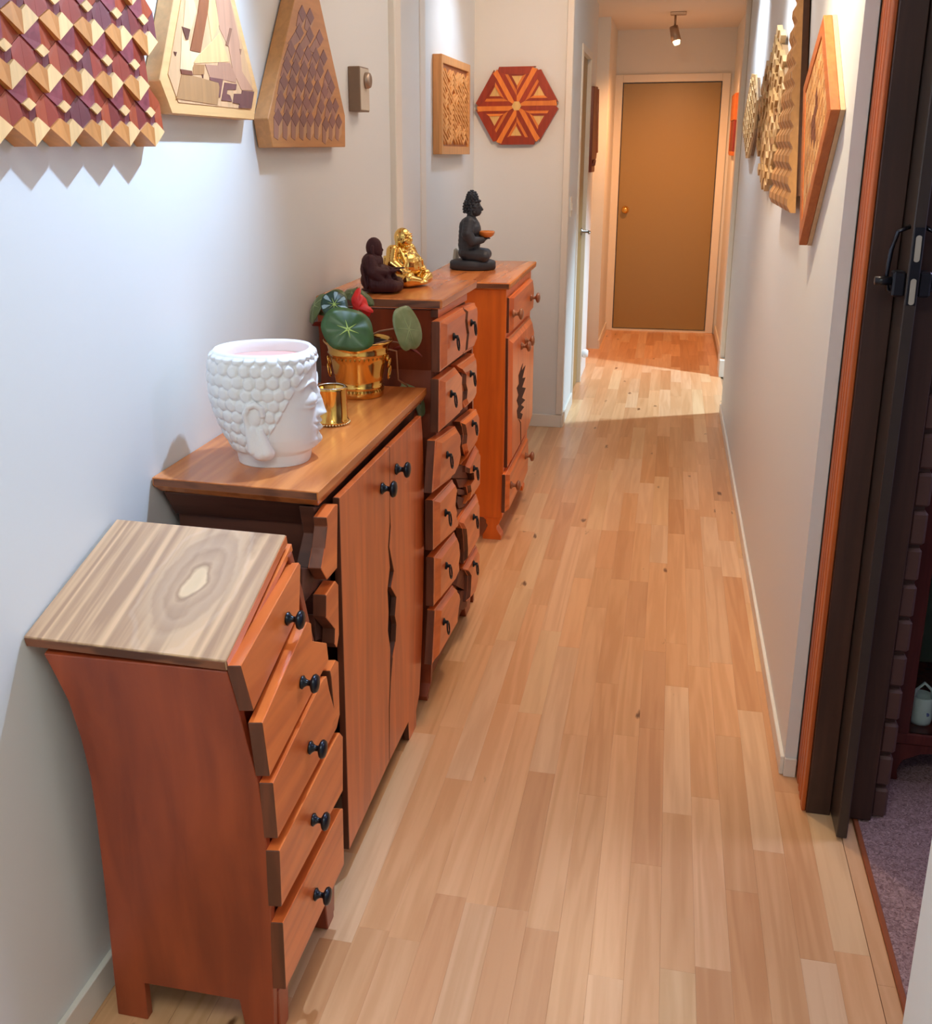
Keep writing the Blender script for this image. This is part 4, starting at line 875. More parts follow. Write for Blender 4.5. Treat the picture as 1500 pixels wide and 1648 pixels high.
# ================================================================== WHITE HEAD PLANTER
hp = thing('head_planter', 'white plaster planter shaped as a serene head with curled hair, eyes closed', 'planter', (-.775, 1.915, .919))
HH = .229; FA = math.radians(14)
PLAST = paint('white_plaster', (.86, .86, .87), .55, bump=.08, bscale=90)
rf = [(0, .074), (.06, .0765), (.10, .079), (.135, .089), (.2, .0925), (.3, .093), (.45, .090), (.6, .0875), (.75, .0915), (.9, .092), (1, .087)]
rs = [(0, .073), (.10, .0755), (.15, .080), (.25, .087), (.35, .091), (.5, .096), (.7, .102), (.85, .103), (.95, .101), (1, .096)]
rb = [(0, .074), (.08, .0765), (.13, .081), (.23, .094), (.36, .107), (.48, .116), (.6, .122), (.8, .124), (.93, .121), (1, .115)]
hl = [(0, .895), (25, .88), (42, .82), (55, .72), (66, .58), (76, .44), (88, .30), (100, .13), (180, .10)]
G = lambda t, s: math.exp(-(t/s)**2)
def head_r(phi, h):
    a = math.degrees(abs(phi)); c, s = math.cos(phi), math.sin(phi)
    A = interp(rf, h) if c > 0 else interp(rb, h); B = interp(rs, h); n = 2.35 if c > 0 else 2.1
    r = (abs(c/A)**n+abs(s/B)**n)**(-1/n)
    y = abs(r*s)
    d = 0
    if c > 0:
        # nose
        if h > .385:
            t = min(1, max(0, (h-.40)/.26)); amp = .021*(1-t)**.8+.0035*t if h < .66 else .0035*G(h-.66, .05)
            if h < .42: amp *= max(0, (h-.385)/.035)
            sg = .0125-.0065*min(1, t*1.6)
            d += amp*G(y, sg)
            d += .007*G(y-.0115, .0062)*G(h-.43, .032)
        # brow ridge and socket
        if y > .004:
            hb = .660+.085*math.sin(min(1, max(0, (y-.005)/.072))*PI*.82)
            k = min(1, y/.010)*(1 if y < .066 else G(y-.066, .010))
            d += .0046*G(h-hb, .017)*k
            lo = hb-.050
            d -= .0068*G(h-lo, .030)*k*(1 if y < .056 else G(y-.056, .01))
        d += .0115*G(y-.036, .0250)*G(h-(.580-.25*(y-.036)**2/.02), .058)
        hs = .538+.35*((y-.036)**2)/.02
        if y < .066: d -= .0036*G(h-hs, .0095)*G(y-.037, .024)
        d += .0026*G(h-(hs-.024), .013)*G(y-.037, .022)
        # lips and chin
        hm = .318+.010*(y/.02)**2
        d += .0085*G(h-(hm+.030), .020)*G(y, .019)+.0092*G(h-(hm-.034), .022)*G(y, .0165)
        d -= .0055*G(h-hm, .0085)*G(y, .024)
        d -= .0030*G(h-.232, .018)*G(y, .02)
        d += .0085*G(h-.175, .040)*G(y, .021)
        d += .0030*G(y-.045, .02)*G(h-.40, .09)
    H0 = interp(hl, a)
    if h > H0 and h > .10:
        pr_ = .104; row = (h-.055)/pr_; best = 9
        for rr in (math.floor(row), math.floor(row)+1):
            npc = 29; sh = .5 if rr % 2 else 0
            u = phi/(2*PI)*npc; cc = round(u-sh)+sh
            jx = .12*math.sin(rr*12.9+cc*7.1); jy = .10*math.sin(rr*5.3+cc*3.7)
            du = (u-cc-jx); dv = (row-rr-jy)*(pr_*HH)/.0240
            best = min(best, math.hypot(du, dv*1.02))
        edge = min(1, (h-H0)/.02)
        top = min(1, (1.0-h)/.025)
        d += (.0062*max(0, 1-(best/.60)**5)-.0004)*edge*top
    return r+d
NP, NH = 340, 150
vs = []; fs = []
for i in range(NH+1):
    h = i/NH
    for j in range(NP):
        phi = -PI+2*PI*j/NP; r = head_r(phi, h)
        a = phi+FA
        vs.append((-.775+r*math.cos(a), 1.915+r*math.sin(a), .919+h*HH))
for i in range(NH):
    for j in range(NP):
        k = (j+1) % NP; fs.append((i*NP+j, i*NP+k, (i+1)*NP+k, (i+1)*NP+j))
prev = NH*NP
for sc, dz in ((.968, .004), (.925, .004), (.895, .000), (.88, -.012), (.85, -.045)):
    st = len(vs)
    for j in range(NP):
        phi = -PI+2*PI*j/NP; B = interp(rs, 1); A = .087 if math.cos(phi) > 0 else .115
        r = (abs(math.cos(phi)/A)**2.2+abs(math.sin(phi)/B)**2.2)**(-1/2.2)*sc; a = phi+FA
        vs.append((-.775+r*math.cos(a), 1.915+r*math.sin(a), .919+HH+dz))
    for j in range(NP):
        k = (j+1) % NP; fs.append((prev+j, prev+k, st+k, st+j))
    prev = st
fs.append(tuple(range(NP)))
raw('head', vs, fs, PLAST, hp, smooth=True)
ring = vs[-NP:]
raw('inner_floor', [(-.775+(x+.775)*1.02, 1.915+(y-1.915)*1.02, z+.025) for x, y, z in ring[::4]], [tuple(range(len(ring[::4])))], paint('pink_clay', (.84, .42, .38), .7), hp)
for sgn, nm in ((-1, 'ear'), (1, 'ear')):
    Yo = sgn*.0985
    pts = [(-.038, Yo, .098), (-.041, Yo*1.03, .118), (-.034, Yo*1.06, .134), (-.020, Yo*1.06, .139), (-.008, Yo*1.05, .131), (-.006, Yo*1.03, .117)]
    pr_ = [('c', a, b, .0062, .0062) for a, b in zip(pts, pts[1:])]
    pr_ += [('e', (-.022, Yo*.985, .113), (.015, .007, .020)), ('c', (-.038, Yo, .10), (-.028, Yo*.97, .045), .0065, .0120),
            ('c', (-.030, Yo*.98, .085), (-.016, Yo*.94, .038), .010, .0165), ('c', (-.012, Yo, .085), (-.004, Yo*.95, .040), .0062, .0150), ('e', (-.010, Yo*.93, .036), (.024, .013, .016)), ('e', (-.022, Yo*.95, .07), (.014, .008, .03))]
    blob(nm, pr_, PLAST, hp, (-.775, 1.915, .919), .0018, 3, FA)

# ================================================================== BRASS PLANTER AND CUP
bp_ = thing('brass_planter', 'flared brass pot with hammered rings and drop handles, holding the leafy plant', 'planter', (-.765, 2.495, .919))
bx, by = -.765, 2.495
lathe('pot_body', [(0, .004), (.058, .004), (.0605, 0), (.0625, .002), (.0625, .020), (.0605, .024), (.0640, .027), (.0605, .030), (.0630, .045), (.0715, .09), (.0770, .112), (.0810, .115), (.0780, .119), (.082, .134), (.0895, .142), (.0915, .146), (.088, .147), (.082, .138), (.0765, .12), (.062, .05), (0, .05)], BRASS, bp_, 56, 'Z', (bx, by, .919))
SOIL = paint('dark_soil', (.03, .018, .012), .95, bump=.8, bscale=150)
lathe('soil', [(0, .128), (.04, .129), (.075, .124), (.0800, .137), (.0808, .1372), (.0745, .110), (0, .10)], SOIL, bp_, 28, 'Z', (bx, by, .919))
for s in (-1, 1):
    lathe('lug', [(0, 0), (.009, 0), (.009, .005), (0, .006)], BRASS, bp_, 12, 'X', (bx+s*.0745, by, .919+.10))
    for k, (rx, rz, zc) in enumerate(((.007, .011, .088), (.009, .017, .063))):
        tube('handle_ring', [(bx+s*(.081+.003*math.cos(t)), by+rx*math.sin(t), .919+zc+rz*math.cos(t)) for t in [i*2*PI/20 for i in range(20)]], .0022, BRASS, bp_, 6, closed=True)
vs = []; fs = []
for i in range(40):
    a = 2*PI*i/40
    for zc, rr in ((.104, .0756), (.017, .0632)):
        n_ = len(vs); c = Vector((bx+rr*math.cos(a), by+rr*math.sin(a), .919+zc)); t = Vector((-math.sin(a), math.cos(a), 0))*.0035; u = Vector((0, 0, .0045)); o_ = Vector((math.cos(a), math.sin(a), 0))*.0012
        vs += [c-t+u, c+t+u, c-u, c+o_]; fs += [(n_, n_+1, n_+3), (n_+1, n_+2, n_+3), (n_+2, n_, n_+3)]
raw('punched_border', vs, fs, paint('dark_brass', (.35, .17, .03), .3, 1), bp_)['kind'] = 'stuff'
cx, cy = -.745, 2.205
cu = thing('brass_cup', 'small straight brass cup with a beaded foot, between the white head and the brass planter', 'cup', (cx, cy, .919))
lathe('cup_body', [(0, .003), (.036, .003), (.041, .004), (.0395, .010), (.0365, .013), (.036, .05), (.0365, .082), (.038, .086), (.036, .0875), (.0335, .086), (.0335, .07), (0, .066)], BRASS, cu, 44, 'Z', (cx, cy, .919))
lathe('rim_ring', [(.0300, .0882), (.0335, .0895), (.0355, .0880), (.0335, .0868), (.0300, .0872), (.0300, .0882)], paint('pewter', (.55, .50, .44), .25, 1), cu, 40, 'Z', (cx, cy, .919))
bead = None
for i in range(36):
    a = 2*PI*i/36; p = (cx+.0405*math.cos(a), cy+.0405*math.sin(a), .919+.0032)
    if bead is None:
        bead = lathe('bead', [(0, -.003), (.0022, -.0022), (.003, 0), (.0022, .0022), (0, .003)], paint('bead_brass', (.75, .6, .35), .2, 1), cu, 10, 'Z', p)
    else: copy_to(bead, Vector(p)-Vector(cu.location), cu)
# ================================================================== BEGONIA
GD = lambda n, a, b, r=.35: wood(n, a, b, 'Z', 30, 30, r, .1, 0, bump=.1)
LG = GD('leaf_green', (.055, .13, .035), (.035, .085, .022)); LO = GD('leaf_olive', (.12, .16, .05), (.07, .10, .03)); LD_ = GD('leaf_dark', (.015, .055, .03), (.01, .035, .018))
LP = GD('leaf_pale_green', (.26, .31, .15), (.17, .22, .09)); UND = paint('leaf_red_underside', (.20, .02, .015), .5); VE = paint('leaf_vein', (.42, .58, .14), .5); VP = paint('pale_vein', (.35, .42, .2), .5); SV = paint('silver_band', (.28, .38, .40), .35)
plt = thing('begonia_plant', 'round-leaved plant with a red flower growing in the brass pot', 'plant', (bx, by, .919+.119))
def leaf(c, nrm, up, rx, ry, top, und, curl=.12, veins=VE, nv=6, vlen=.45, stem=True, notch=.25, silver=False, seed=0):
    n = Vector(nrm).normalized(); u = Vector(up); v = (u-n*u.dot(n)).normalized(); w = v.cross(n)
    c = Vector(c); NR, NA = 5, 30; rg = random.Random(seed); ph = rg.uniform(0, 6)
    def P(r, a, off=0):
        k = 1-notch*math.exp(-((a-PI)/.32)**2)-.03*math.sin(5*a+ph)*r
        rx_ = rx*(1+.10*math.cos(a*2+1)); x = r*k*math.sin(a)*rx_; y = r*k*math.cos(a)*ry
        z = -curl*r*r*rx*(1+.5*math.sin(2*a+ph))+.006*rx/.06*math.sin(6*a)*r*.35
        return c+w*x+v*y+n*(z+off)
    vs = [P(0, 0)]; fs = []
    for side, off in ((0, 0), (1, -.0012)):
        if side: base = len(vs); vs.append(P(0, 0, off))
        else: base = 0
        for i in range(1, NR+1):
            for j in range(NA): vs.append(P(i/NR, 2*PI*j/NA, off))
        ix = lambda i, j: base if i == 0 else base+1+(i-1)*NA+j % NA
        for j in range(NA):
            fs.append((ix(0, 0), ix(1, j), ix(1, j+1)))
            for i in range(1, NR): fs.append((ix(i, j), ix(i+1, j), ix(i+1, j+1), ix(i, j+1)))
    b0 = 1+(NR-1)*NA; b1 = (1+NR*NA)+1+(NR-1)*NA
    for j in range(NA): fs.append((b0+j, b0+(j+1) % NA, b1+(j+1) % NA, b1+j))
    o = raw('leaf', vs, fs, top, plt, smooth=True)
    o.data.materials.append(und)
    nt_ = NA+NA*(NR-1)
    cnt = 0
    for p in o.data.polygons:
        if min(p.vertices) >= 1+NR*NA: p.material_index = 1
    vv = []; ff_ = []
    for k in range(nv):
        a = 2*PI*(k+.5)/nv+.2
        st = len(vv); S = 5
        for s_ in range(S+1):
            r = vlen*s_/S; d = .030*(1-s_/S)+.004
            pa = P(max(r, .02), a, .0009); q_ = (P(max(r, .02)+.02, a, .0009)-pa).normalized().cross(n)*rx*d
            vv += [pa-q_, pa+q_, pa+n*.0006]
        for s_ in range(S):
            i = st+3*s_; ff_ += [(i, i+2, i+5, i+3), (i+2, i+1, i+4, i+5)]
    raw('vein', vv, ff_, veins, o)
    if silver:
        vv = []; ff_ = []
        for k in range(nv):
            a = 2*PI*k/nv+.2+PI/nv*0; st = len(vv)
            for r, wd in ((.25, .01), (.45, .10), (.75, .19), (.93, .14)):
                for s_ in (-1, 0, 1): vv.append(P(r, a+s_*wd, .0007))
            for i in range(3):
                for j in range(2): b = st+i*3+j; ff_.append((b, b+1, b+4, b+3))
        raw('silver_band', vv, ff_, SV, o)
    if stem:
        s0 = Vector((bx, by, .919+.12))+Vector((rg.uniform(-.03, .03), rg.uniform(-.03, .03), 0)); e = c-n*.003
        mid = s0.lerp(e, .5)+Vector((0, 0, .02))
        tube('stem', [s0, s0.lerp(mid, .5)+Vector((0, 0, .006)), mid, mid.lerp(e, .5)+Vector((0, 0, .004)), e], .0032, paint_stem, plt, 7, .0022)
paint_stem = paint('leaf_stem', (.36, .16, .08), .5)
def at_y(l, y): return [(a, y, b) for a, b in l]
leaf(at_y([(-0.7623,1.1069)], 2.40)[0], (.35, -.85, .45), (.1, .4, 1), .070, .058, LG, UND, .10, seed=1, vlen=.42, notch=.12)
leaf(at_y([(-0.809,1.1613)], 2.44)[0], (.1, -.85, .60), (-.2, .3, 1), .036, .040, LD_, UND, .15, seed=2, silver=True, nv=7, vlen=.5)
leaf(at_y([(-0.8485,1.1643)], 2.50)[0], (-.25, -.70, .65), (-.8, .2, .3), .044, .048, LO, UND, .5, veins=VP, seed=3, nv=5, vlen=.8)
leaf(at_y([(-0.8756,1.1505)], 2.48)[0], (-.60, -.60, .50), (-.4, -.1, -.9), .030, .046, LO, UND, .4, veins=VP, seed=4, nv=5, vlen=.8)
leaf(at_y([(-0.797,1.1748)], 2.55)[0], (.1, -.6, .75), (.2, .4, .8), .026, .026, LO, UND, .3, veins=VP, seed=5, nv=5)
leaf(at_y([(-0.7636,1.1692)], 2.55)[0], (.55, -.6, .55), (.7, .1, -.7), .018, .034, LO, UND, .3, veins=VP, seed=6, nv=5)
leaf(at_y([(-0.6374,1.0908)], 2.52)[0], (.75, -.62, .20), (-.25, .1, .95), .044, .062, LP, UND, .15, veins=VP, seed=7, nv=6, vlen=.75, notch=.22)
leaf(at_y([(-0.6531,1.041)], 2.56)[0], (.1, .3, .95), (.9, .3, .1), .030, .045, UND, UND, .5, veins=paint('dark_vein', (.10, .02, .02), .5), seed=8, nv=5)
leaf(at_y([(-0.8607,1.1062)], 2.50)[0], (-.2, .5, .8), (.9, .2, -.4), .022, .034, UND, UND, .3, veins=VP, seed=9, nv=4)
leaf(at_y([(-0.6681,0.9171)], 2.62)[0], (.2, -.5, .8), (.8, .1, -.4), .014, .024, LP, UND, .3, veins=VP, seed=10, nv=4, stem=False)
leaf(at_y([(-0.6346,0.8592)], 2.63)[0], (.5, -.85, .1), (0, .1, -1), .014, .030, LP, UND, .2, veins=VP, seed=11, nv=4, stem=False)
tube('trailing_stem', [(bx+.07, by, .919+.125), (bx+.095, by+.02, .919+.115), (bx+.088, by+.06, .919+.03), (bx+.10, 2.60, .925), at_y([(-0.6681,0.9171)], 2.62)[0], at_y([(-0.6487,0.8996)], 2.625)[0], at_y([(-0.6346,0.8679)], 2.63)[0]], .0025, paint_stem, plt, 6)
REDF = paint('red_petal', (.80, .025, .02), .45)
fc = Vector(at_y([(-0.7637,1.1666)], 2.50)[0])
for i, (nrm, up, a, b, off) in enumerate((((.4, -.9, .3), (.5, 0, -.8), .016, .034, (.012, -.004, -.012)), ((-.1, -.9, .4), (.1, .1, 1), .013, .026, (-.006, 0, .006)), ((.1, -.8, .6), (.9, 0, -.45), .012, .030, (.014, -.01, -.016)), ((-.4, -.8, .3), (-.2, 0, -1), .016, .022, (-.004, -.006, -.010)))):
    n_ = Vector(nrm).normalized(); u = Vector(up); v = (u-n_*u.dot(n_)).normalized(); w = v.cross(n_); c = fc+Vector(off)
    vs = [c-n_*.001]; fs = []
    for j in range(14):
        t = 2*PI*j/14; k = 1-.25*abs(math.sin(t))**.5 if math.cos(t) > 0 else 1
        vs.append(c+w*a*math.sin(t)*k+v*b*math.cos(t)+n_*(-.006*math.cos(t)**2))
    m0 = len(vs); vs += [Vector(q)-n_*.0012 for q in vs]
    for j in range(14):
        k = j+1; l = (j+1) % 14+1
        fs += [(0, k, l), (m0, m0+l, m0+k), (k, l, m0+l, m0+k)]
    raw('petal', vs, fs, REDF, plt, smooth=True)
tube('flower_stem', [(bx, by, .919+.12), (bx-.01, by, 1.10), fc], .0025, paint_stem, plt, 6)

# ================================================================== SEATED FIGURES
def arm(pts, rs_): return [('c', a, b, r0, r1) for (a, b), (r0, r1) in zip(zip(pts, pts[1:]), zip(rs_, rs_[1:]))]
def hand(c, d, s, side):
    """palm and five bent fingers reaching along d"""
    c = Vector(c); d = Vector(d).normalized(); u = Vector((0, 0, 1)); l = u.cross(d).normalized(); out = [('e', tuple(c), (.011*s, .009*s, .0055*s))]
    for i in range(4):
        b = c+d*.008*s+l*(i-1.5)*.0048*s; m_ = b+d*(.011-.0012*abs(i-1.4))*s+u*.001; e = m_+d*.006*s-u*.004*s
        out += [('c', tuple(b), tuple(m_), .0024*s, .0022*s), ('c', tuple(m_), tuple(e), .0022*s, .0018*s)]
    t = c-d*.002*s+l*side*.009*s; out.append(('c', tuple(t), tuple(t+d*.010*s+l*side*.004*s+u*.002), .0027*s, .002*s))
    return out
SLATE = paint('black_stone', (.028, .034, .048), .55, bump=.2, bscale=250)
bb = thing('black_meditating_statue', 'black stone seated figure with curled hair holding an amber bowl, on the far cabinet', 'statue', (-.800, 4.27, 1.0465))
B0 = (-.800, 4.27, 1.0465); RZ = math.radians(6)
lathe('plinth', [(0, 0), (.090, 0), (.097, .004), (.097, .030), (.092, .036), (.080, .040), (0, .038)], SLATE, bb, 36, 'Z', B0, sy=.78)
body = [('e', (-.012, 0, .068), (.050, .060, .036)), ('e', (-.016, 0, .098), (.042, .050, .045)), ('c', (-.016, 0, .10), (-.014, 0, .172), .047, .045), ('e', (-.008, 0, .165), (.042, .060, .040)),
        ('e', (-.013, 0, .193), (.035, .056, .024)), ('c', (-.010, 0, .198), (-.004, 0, .236), .021, .018)]
for s in (-1, 1):
    body += arm([(-.005, .030*s, .062), (.052, .058*s, .058)], [.030, .024]) + arm([(.052, .058*s, .058), (.056, .005*s, .052)], [.022, .015]) + [('e', (.052, -.012*s, .050), (.014, .020, .009))]
    body += arm([(-.012, .050*s, .196), (-.018, .064*s, .150), (.002, .060*s, .118), (.040, .028*s, .122)], [.025, .025, .021, .014])
    body += hand((.046, .018*s, .124), (.8, -.6*s, .2), 1.15, -s)
blob('body', body, SLATE, bb, B0, .0022, 2, RZ)
head = [('e', (.000, 0, .262), (.030, .027, .034)), ('e', (.010, 0, .250), (.022, .020, .022)), ('e', (.020, 0, .239), (.009, .010, .008)), ('c', (.027, 0, .268), (.0345, 0, .254), .0030, .0050), ('e', (.026, 0, .2445), (.007, .009, .0024)), ('e', (.0255, 0, .2405), (.006, .007, .0024)),
        ('e', (.021, .012, .266), (.008, .007, .004)), ('e', (.021, -.012, .266), (.008, .007, .004)), ('e', (.022, .012, .273), (.007, .009, .0022)), ('e', (.022, -.012, .273), (.007, .009, .0022)),
        ('c', (-.003, .027, .268), (-.004, .028, .236), .0045, .0055), ('c', (-.003, -.027, .268), (-.004, -.028, .236), .0045, .0055), ('c', (-.006, 0, .238), (0, 0, .25), .016, .018)]
blob('face', head, SLATE, bb, (B0[0]-.001, B0[1], B0[2]-.0405), .0014, 2, RZ, 1.12)
vs = []; bmh = bmesh.new()
rg = random.Random(2)
for ring_i, (zz, rr, n_) in enumerate([(.246, .0315, 14), (.256, .033, 15), (.266, .033, 15), (.276, .031, 15), (.285, .027, 13), (.293, .021, 10), (.301, .0195, 9), (.309, .017, 8), (.316, .012, 6), (.321, .004, 3)]):
    for i in range(n_):
        a = 2*PI*(i+.5*(ring_i % 2))/n_
        if math.cos(a) > .35 and zz < .280: continue
        p = Vector((-.002+rr*math.cos(a)-(.002 if zz > .29 else 0), rr*.9*math.sin(a), zz))
        bmesh.ops.create_icosphere(bmh, subdivisions=1, radius=.0062, matrix=Matrix.Translation(Vector(B0)-Vector(bb.location)) @ Matrix.Translation((0, 0, -.036)) @ Matrix.Rotation(RZ, 4, 'Z') @ Matrix.Scale(1.10, 4) @ Matrix.Translation(p))
bmesh.ops.create_uvsphere(bmh, u_segments=14, v_segments=10, radius=1, matrix=Matrix.Translation((0, 0, -.036)) @ Matrix.Rotation(RZ, 4, 'Z') @ Matrix.Scale(1.10, 4) @ Matrix.Translation((-.004, 0, .298)) @ Matrix.Diagonal((.019, .018, .022, 1)))
me = bpy.data.meshes.new('hair_curls'); bmh.to_mesh(me); bmh.free(); me.materials.append(SLATE)
o = bpy.data.objects.new('hair_curls', me); COL.objects.link(o); o.parent = bb
m, nt, b = newmat('amber_glass'); b.inputs['Base Color'].default_value = (.65, .20, .03, 1); b.inputs['Roughness'].default_value = .12; b.inputs['Coat Weight'].default_value = .8
BW = (B0[0]+.056*math.cos(RZ), B0[1]+.056*math.sin(RZ), B0[2]+.130)
lathe('amber_bowl', [(0, 0), (.018, .001), (.031, .010), (.0355, .022), (.035, .027), (.032, .026), (.027, .014), (0, .010)], m, bb, 28, 'Z', BW)
oo = thing('small_pale_ornament', 'small pale object tucked behind the black statue', 'ornament', (-.890, 4.36, 1.0465))
lathe('stem_body', [(0, 0), (.016, 0), (.015, .03), (.012, .055), (.010, .07), (.0, .078)], paint('pale_stone', (.5, .5, .42), .5), oo, 14, 'Z', (-.890, 4.36, 1.0465))

def laughing(root, base, mat, rz, gold, sc=1.0):
    b_ = [('e', (-.004, 0, .036), (.046, .056, .036)), ('e', (.012, 0, .058), (.042, .046, .040)), ('e', (-.012, 0, .075), (.036, .046, .040)), ('e', (-.010, 0, .096), (.028, .044, .024)), ('e', (.014, .018, .088), (.018, .016, .012)), ('e', (.014, -.018, .088), (.018, .016, .012)),
          ('c', (-.010, 0, .10), (-.006, 0, .118), .020, .016), ('e', (-.028, 0, .050), (.026, .052, .046)), ('e', (.050, 0, .058), (.005, .005, .005))]
    for s in (-1, 1):
        b_ += arm([(.005, .034*s, .026), (.046, .046*s, .022), (.060, .012*s, .016)], [.026, .020, .012]) + [('e', (.064, .006*s, .012), (.012, .016, .007))]
        b_ += arm([(-.010, .040*s, .100), (-.004, .056*s, .068), (.030, .048*s, .046)], [.019, .018, .012])
        b_ += hand((.040, .042*s, .044), (.9, -.3*s, -.15), .9, -s)
        # robe folds and the sash falling from the shoulder
        for k in range(3): b_.append(('c', (-.030+.010*k, (.052-.002*k)*s, .085), (-.026+.016*k, .060*s, .020), .0035, .0055))
        b_.append(('c', (.004, .026*s, .108), (.036, .040*s, .070), .0045, .004))
        b_.append(('c', (.036, .040*s, .070), (.030, .052*s, .034), .004, .005))
    b_.append(('e', (.0, 0, .006), (.056, .060, .007)))
    blob('body', b_, mat, root, base, .0017, 2, rz, sc)
    h_ = [('e', (-.004, 0, .137), (.026, .024, .027)), ('e', (.004, 0, .124), (.021, .023, .014)), ('e', (.012, .012, .128), (.010, .009, .008)), ('e', (.012, -.012, .128), (.010, .009, .008)), ('c', (.019, 0, .140), (.0255, 0, .1325), .0025, .0045), ('e', (.019, .009, .1405), (.005, .007, .0022)), ('e', (.019, -.009, .1405), (.005, .007, .0022)),
          ('e', (.0195, .0, .1245), (.006, .010, .0022)), ('e', (.0185, .0, .1195), (.006, .0085, .0024)), ('e', (.013, 0, .112), (.010, .012, .006)), ('e', (.017, .010, .147), (.005, .008, .0018)), ('e', (.017, -.010, .147), (.005, .008, .0018)), ('c', (-.006, 0, .105), (-.004, 0, .12), .016, .018)]
    for s in (-1, 1): h_ += [('c', (-.006, .0245*s, .142), (-.006, .026*s, .112), .0042, .0055), ('e', (-.004, .026*s, .110), (.005, .004, .007))]
    blob('head', h_, mat, root, base, .0012, 1 if gold else 2, rz, sc)
gb = thing('gold_laughing_figure', 'polished gold laughing figure with a bare round belly, on the split chest', 'statue', (-.760, 2.955, 1.1455))
laughing(gb, (-.760, 2.955, 1.1455), GOLD, math.radians(-22), True, 1.02)
MAR = paint('maroon_resin', (.055, .014, .018), .6, bump=.15, bscale=300, spec=.3)
mbu = thing('maroon_seated_figure', 'dark maroon seated figure in a robe in front of the gold one', 'statue', (-.790, 2.800, 1.1455))
MB = (-.790, 2.800, 1.1455)
b_ = [('e', (-.016, 0, .034), (.040, .048, .034)), ('e', (-.022, 0, .064), (.034, .044, .040)), ('e', (-.021, 0, .084), (.031, .043, .028)), ('c', (-.018, 0, .092), (-.012, 0, .108), .020, .017), ('e', (.0, 0, .050), (.030, .034, .030)), ('e', (.004, 0, .007), (.060, .046, .008)), ('e', (.030, 0, .013), (.036, .040, .009))]
for s in (-1, 1):
    b_ += arm([(-.008, .030*s, .026), (.042, .040*s, .022), (.054, .008*s, .020)], [.024, .018, .012]) + arm([(-.020, .030*s, .092), (-.012, .042*s, .060), (.030, .028*s, .056)], [.016, .018, .010]) + [('c', (-.010, .044*s, .058), (.020, .040*s, .030), .016, .010)]
    b_ += hand((.042, .030*s, .062), (.95, -.2*s, .2), .95, -s)
    for k in range(4): b_.append(('c', (-.040+.014*k, .044*s, .075-.006*k), (-.030+.018*k, .049*s, .018), .003, .0045))
    b_ += [('c', (.030, .034*s, .05), (.050, .038*s, .016), .006, .005)]
blob('body', b_, MAR, mbu, MB, .0017, 2, math.radians(4))
h_ = [('e', (-.016, 0, .122), (.021, .0195, .026)), ('e', (-.010, 0, .112), (.016, .017, .015)), ('c', (.002, 0, .122), (.0055, 0, .1165), .0018, .0028), ('e', (.001, .0, .1085), (.005, .007, .0018)), ('e', (.0005, 0, .105), (.005, .006, .0018)), ('e', (-.005, 0, .100), (.009, .010, .006)), 
      ('c', (-.016, .0205, .126), (-.015, .0215, .102), .0036, .0048), ('c', (-.016, -.0205, .126), (-.015, -.0215, .102), .0036, .0048), ('c', (-.018, 0, .095), (-.014, 0, .11), .015, .016)]
blob('head', h_, MAR, mbu, (MB[0]+.002, MB[1], MB[2]-.0135), .0013, 2, math.radians(4), 1.12)

# ================================================================== parlour cabinet and jug
CM = wsolid('mahogany', (.13, .022, .014), (.08, .012, .009), rough=.25)
pc = thing('glass_cabinet', 'dark red display cabinet on a curved leg, standing on the mauve carpet', 'cabinet', (.85, 2.62, .004))
prism('leg', [(.616, 2.432, .004), (.640, 2.432, .004), (.636, 2.432, .03), (.645, 2.432, .06), (.685, 2.432, .082), (.76, 2.432, .095), (.76, 2.432, .11), (.605, 2.432, .11), (.605, 2.432, .05), (.612, 2.432, .025)], (0, .04, 0), CM, pc, .003)
prism('leg', [(1.06, 2.432, .004), (1.088, 2.432, .004), (1.10, 2.432, .11), (.95, 2.432, .11), (.95, 2.432, .095), (1.02, 2.432, .08), (1.06, 2.432, .03)], (0, .04, 0), CM, pc, .003)
box('leg', .61, .65, 2.80, 2.84, .004, .11, CM, pc, bev=.003); box('leg', 1.06, 1.10, 2.80, 2.84, .004, .11, CM, pc, bev=.003)
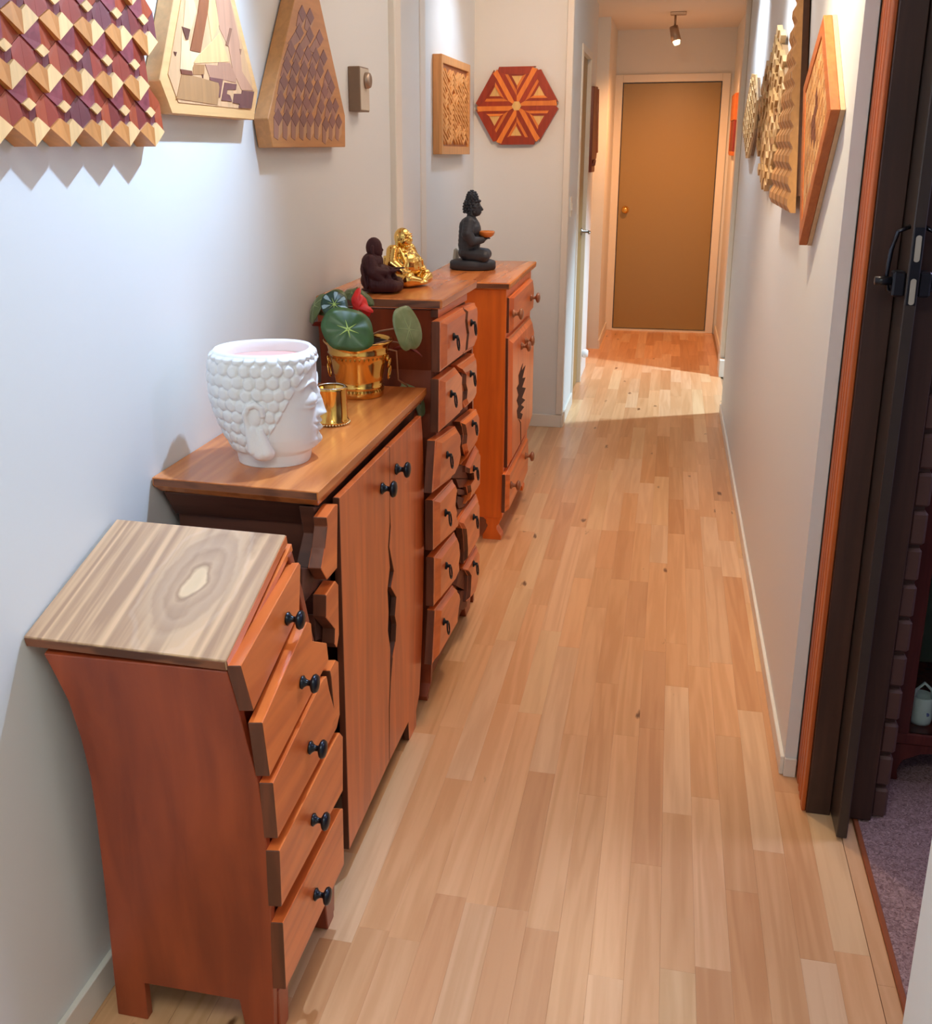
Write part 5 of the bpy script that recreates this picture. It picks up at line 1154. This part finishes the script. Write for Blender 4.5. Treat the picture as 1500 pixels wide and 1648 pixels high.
box('base_shelf', .605, 1.10, 2.428, 2.85, .11, .140, CM, pc, bev=.003)
box('stile', .605, .650, 2.428, 2.45, .140, 1.40, CM, pc, bev=.002); box('stile', 1.05, 1.10, 2.428, 2.45, .140, 1.40, CM, pc, bev=.002)
box('top', .595, 1.11, 2.418, 2.86, 1.40, 1.44, CM, pc, bev=.004); box('back', .605, 1.10, 2.835, 2.85, .140, 1.40, paint('cabinet_back', (.10, .13, .09), .6), pc)
box('side_panel', .605, .62, 2.45, 2.835, .140, 1.40, CM, pc); box('side_panel', 1.085, 1.10, 2.45, 2.835, .140, 1.40, CM, pc); box('shelf', .62, 1.085, 2.46, 2.83, .80, .812, CM, pc)
m, nt, b = newmat('cabinet_glass'); b.inputs['Transmission Weight'].default_value = 1; b.inputs['Roughness'].default_value = .02; b.inputs['IOR'].default_value = 1.1; b.inputs['Base Color'].default_value = (.85, .95, .9, 1)
box('glass_door', .650, 1.05, 2.434, 2.438, .140, 1.40, m, pc)
jg = thing('white_jug', 'small white china jug with a faint blue mark behind the cabinet glass', 'jug', (.688, 2.50, .1405))
WC = paint('white_china', (.80, .84, .86), .25)
lathe('jug_body', [(0, 0), (.026, 0), (.028, .01), (.026, .05), (.027, .072), (.0255, .074), (.023, .05), (.022, .012), (0, .01)], WC, jg, 28, 'Z', (.688, 2.50, .1405))
tube('handle', [(.668, 2.49, .205), (.668, 2.488, .232), (.686, 2.49, .252), (.706, 2.495, .232), (.712, 2.50, .205)], .004, WC, jg)
lathe('blue_mark', [(0, 0), (.005, 0), (.005, .001), (0, .001)], paint('blue_mark', (.12, .16, .5), .4), jg, 12, 'Y', (.698, 2.4745, .172))
for k, (x, y, z, c, l) in enumerate(((.70, 2.60, .8135, (.25, .2, .6), 'violet glass ornament on the upper cabinet shelf'),)):
    t = thing('glass_ornament', l, 'ornament', (x, y, z))
    lathe('glass_body', [(0, 0), (.02, 0), (.012, .02), (.022, .05), (.012, .08), (0, .082)], paint('violet_glass', c, .15), t, 18, 'Z', (x, y, z))
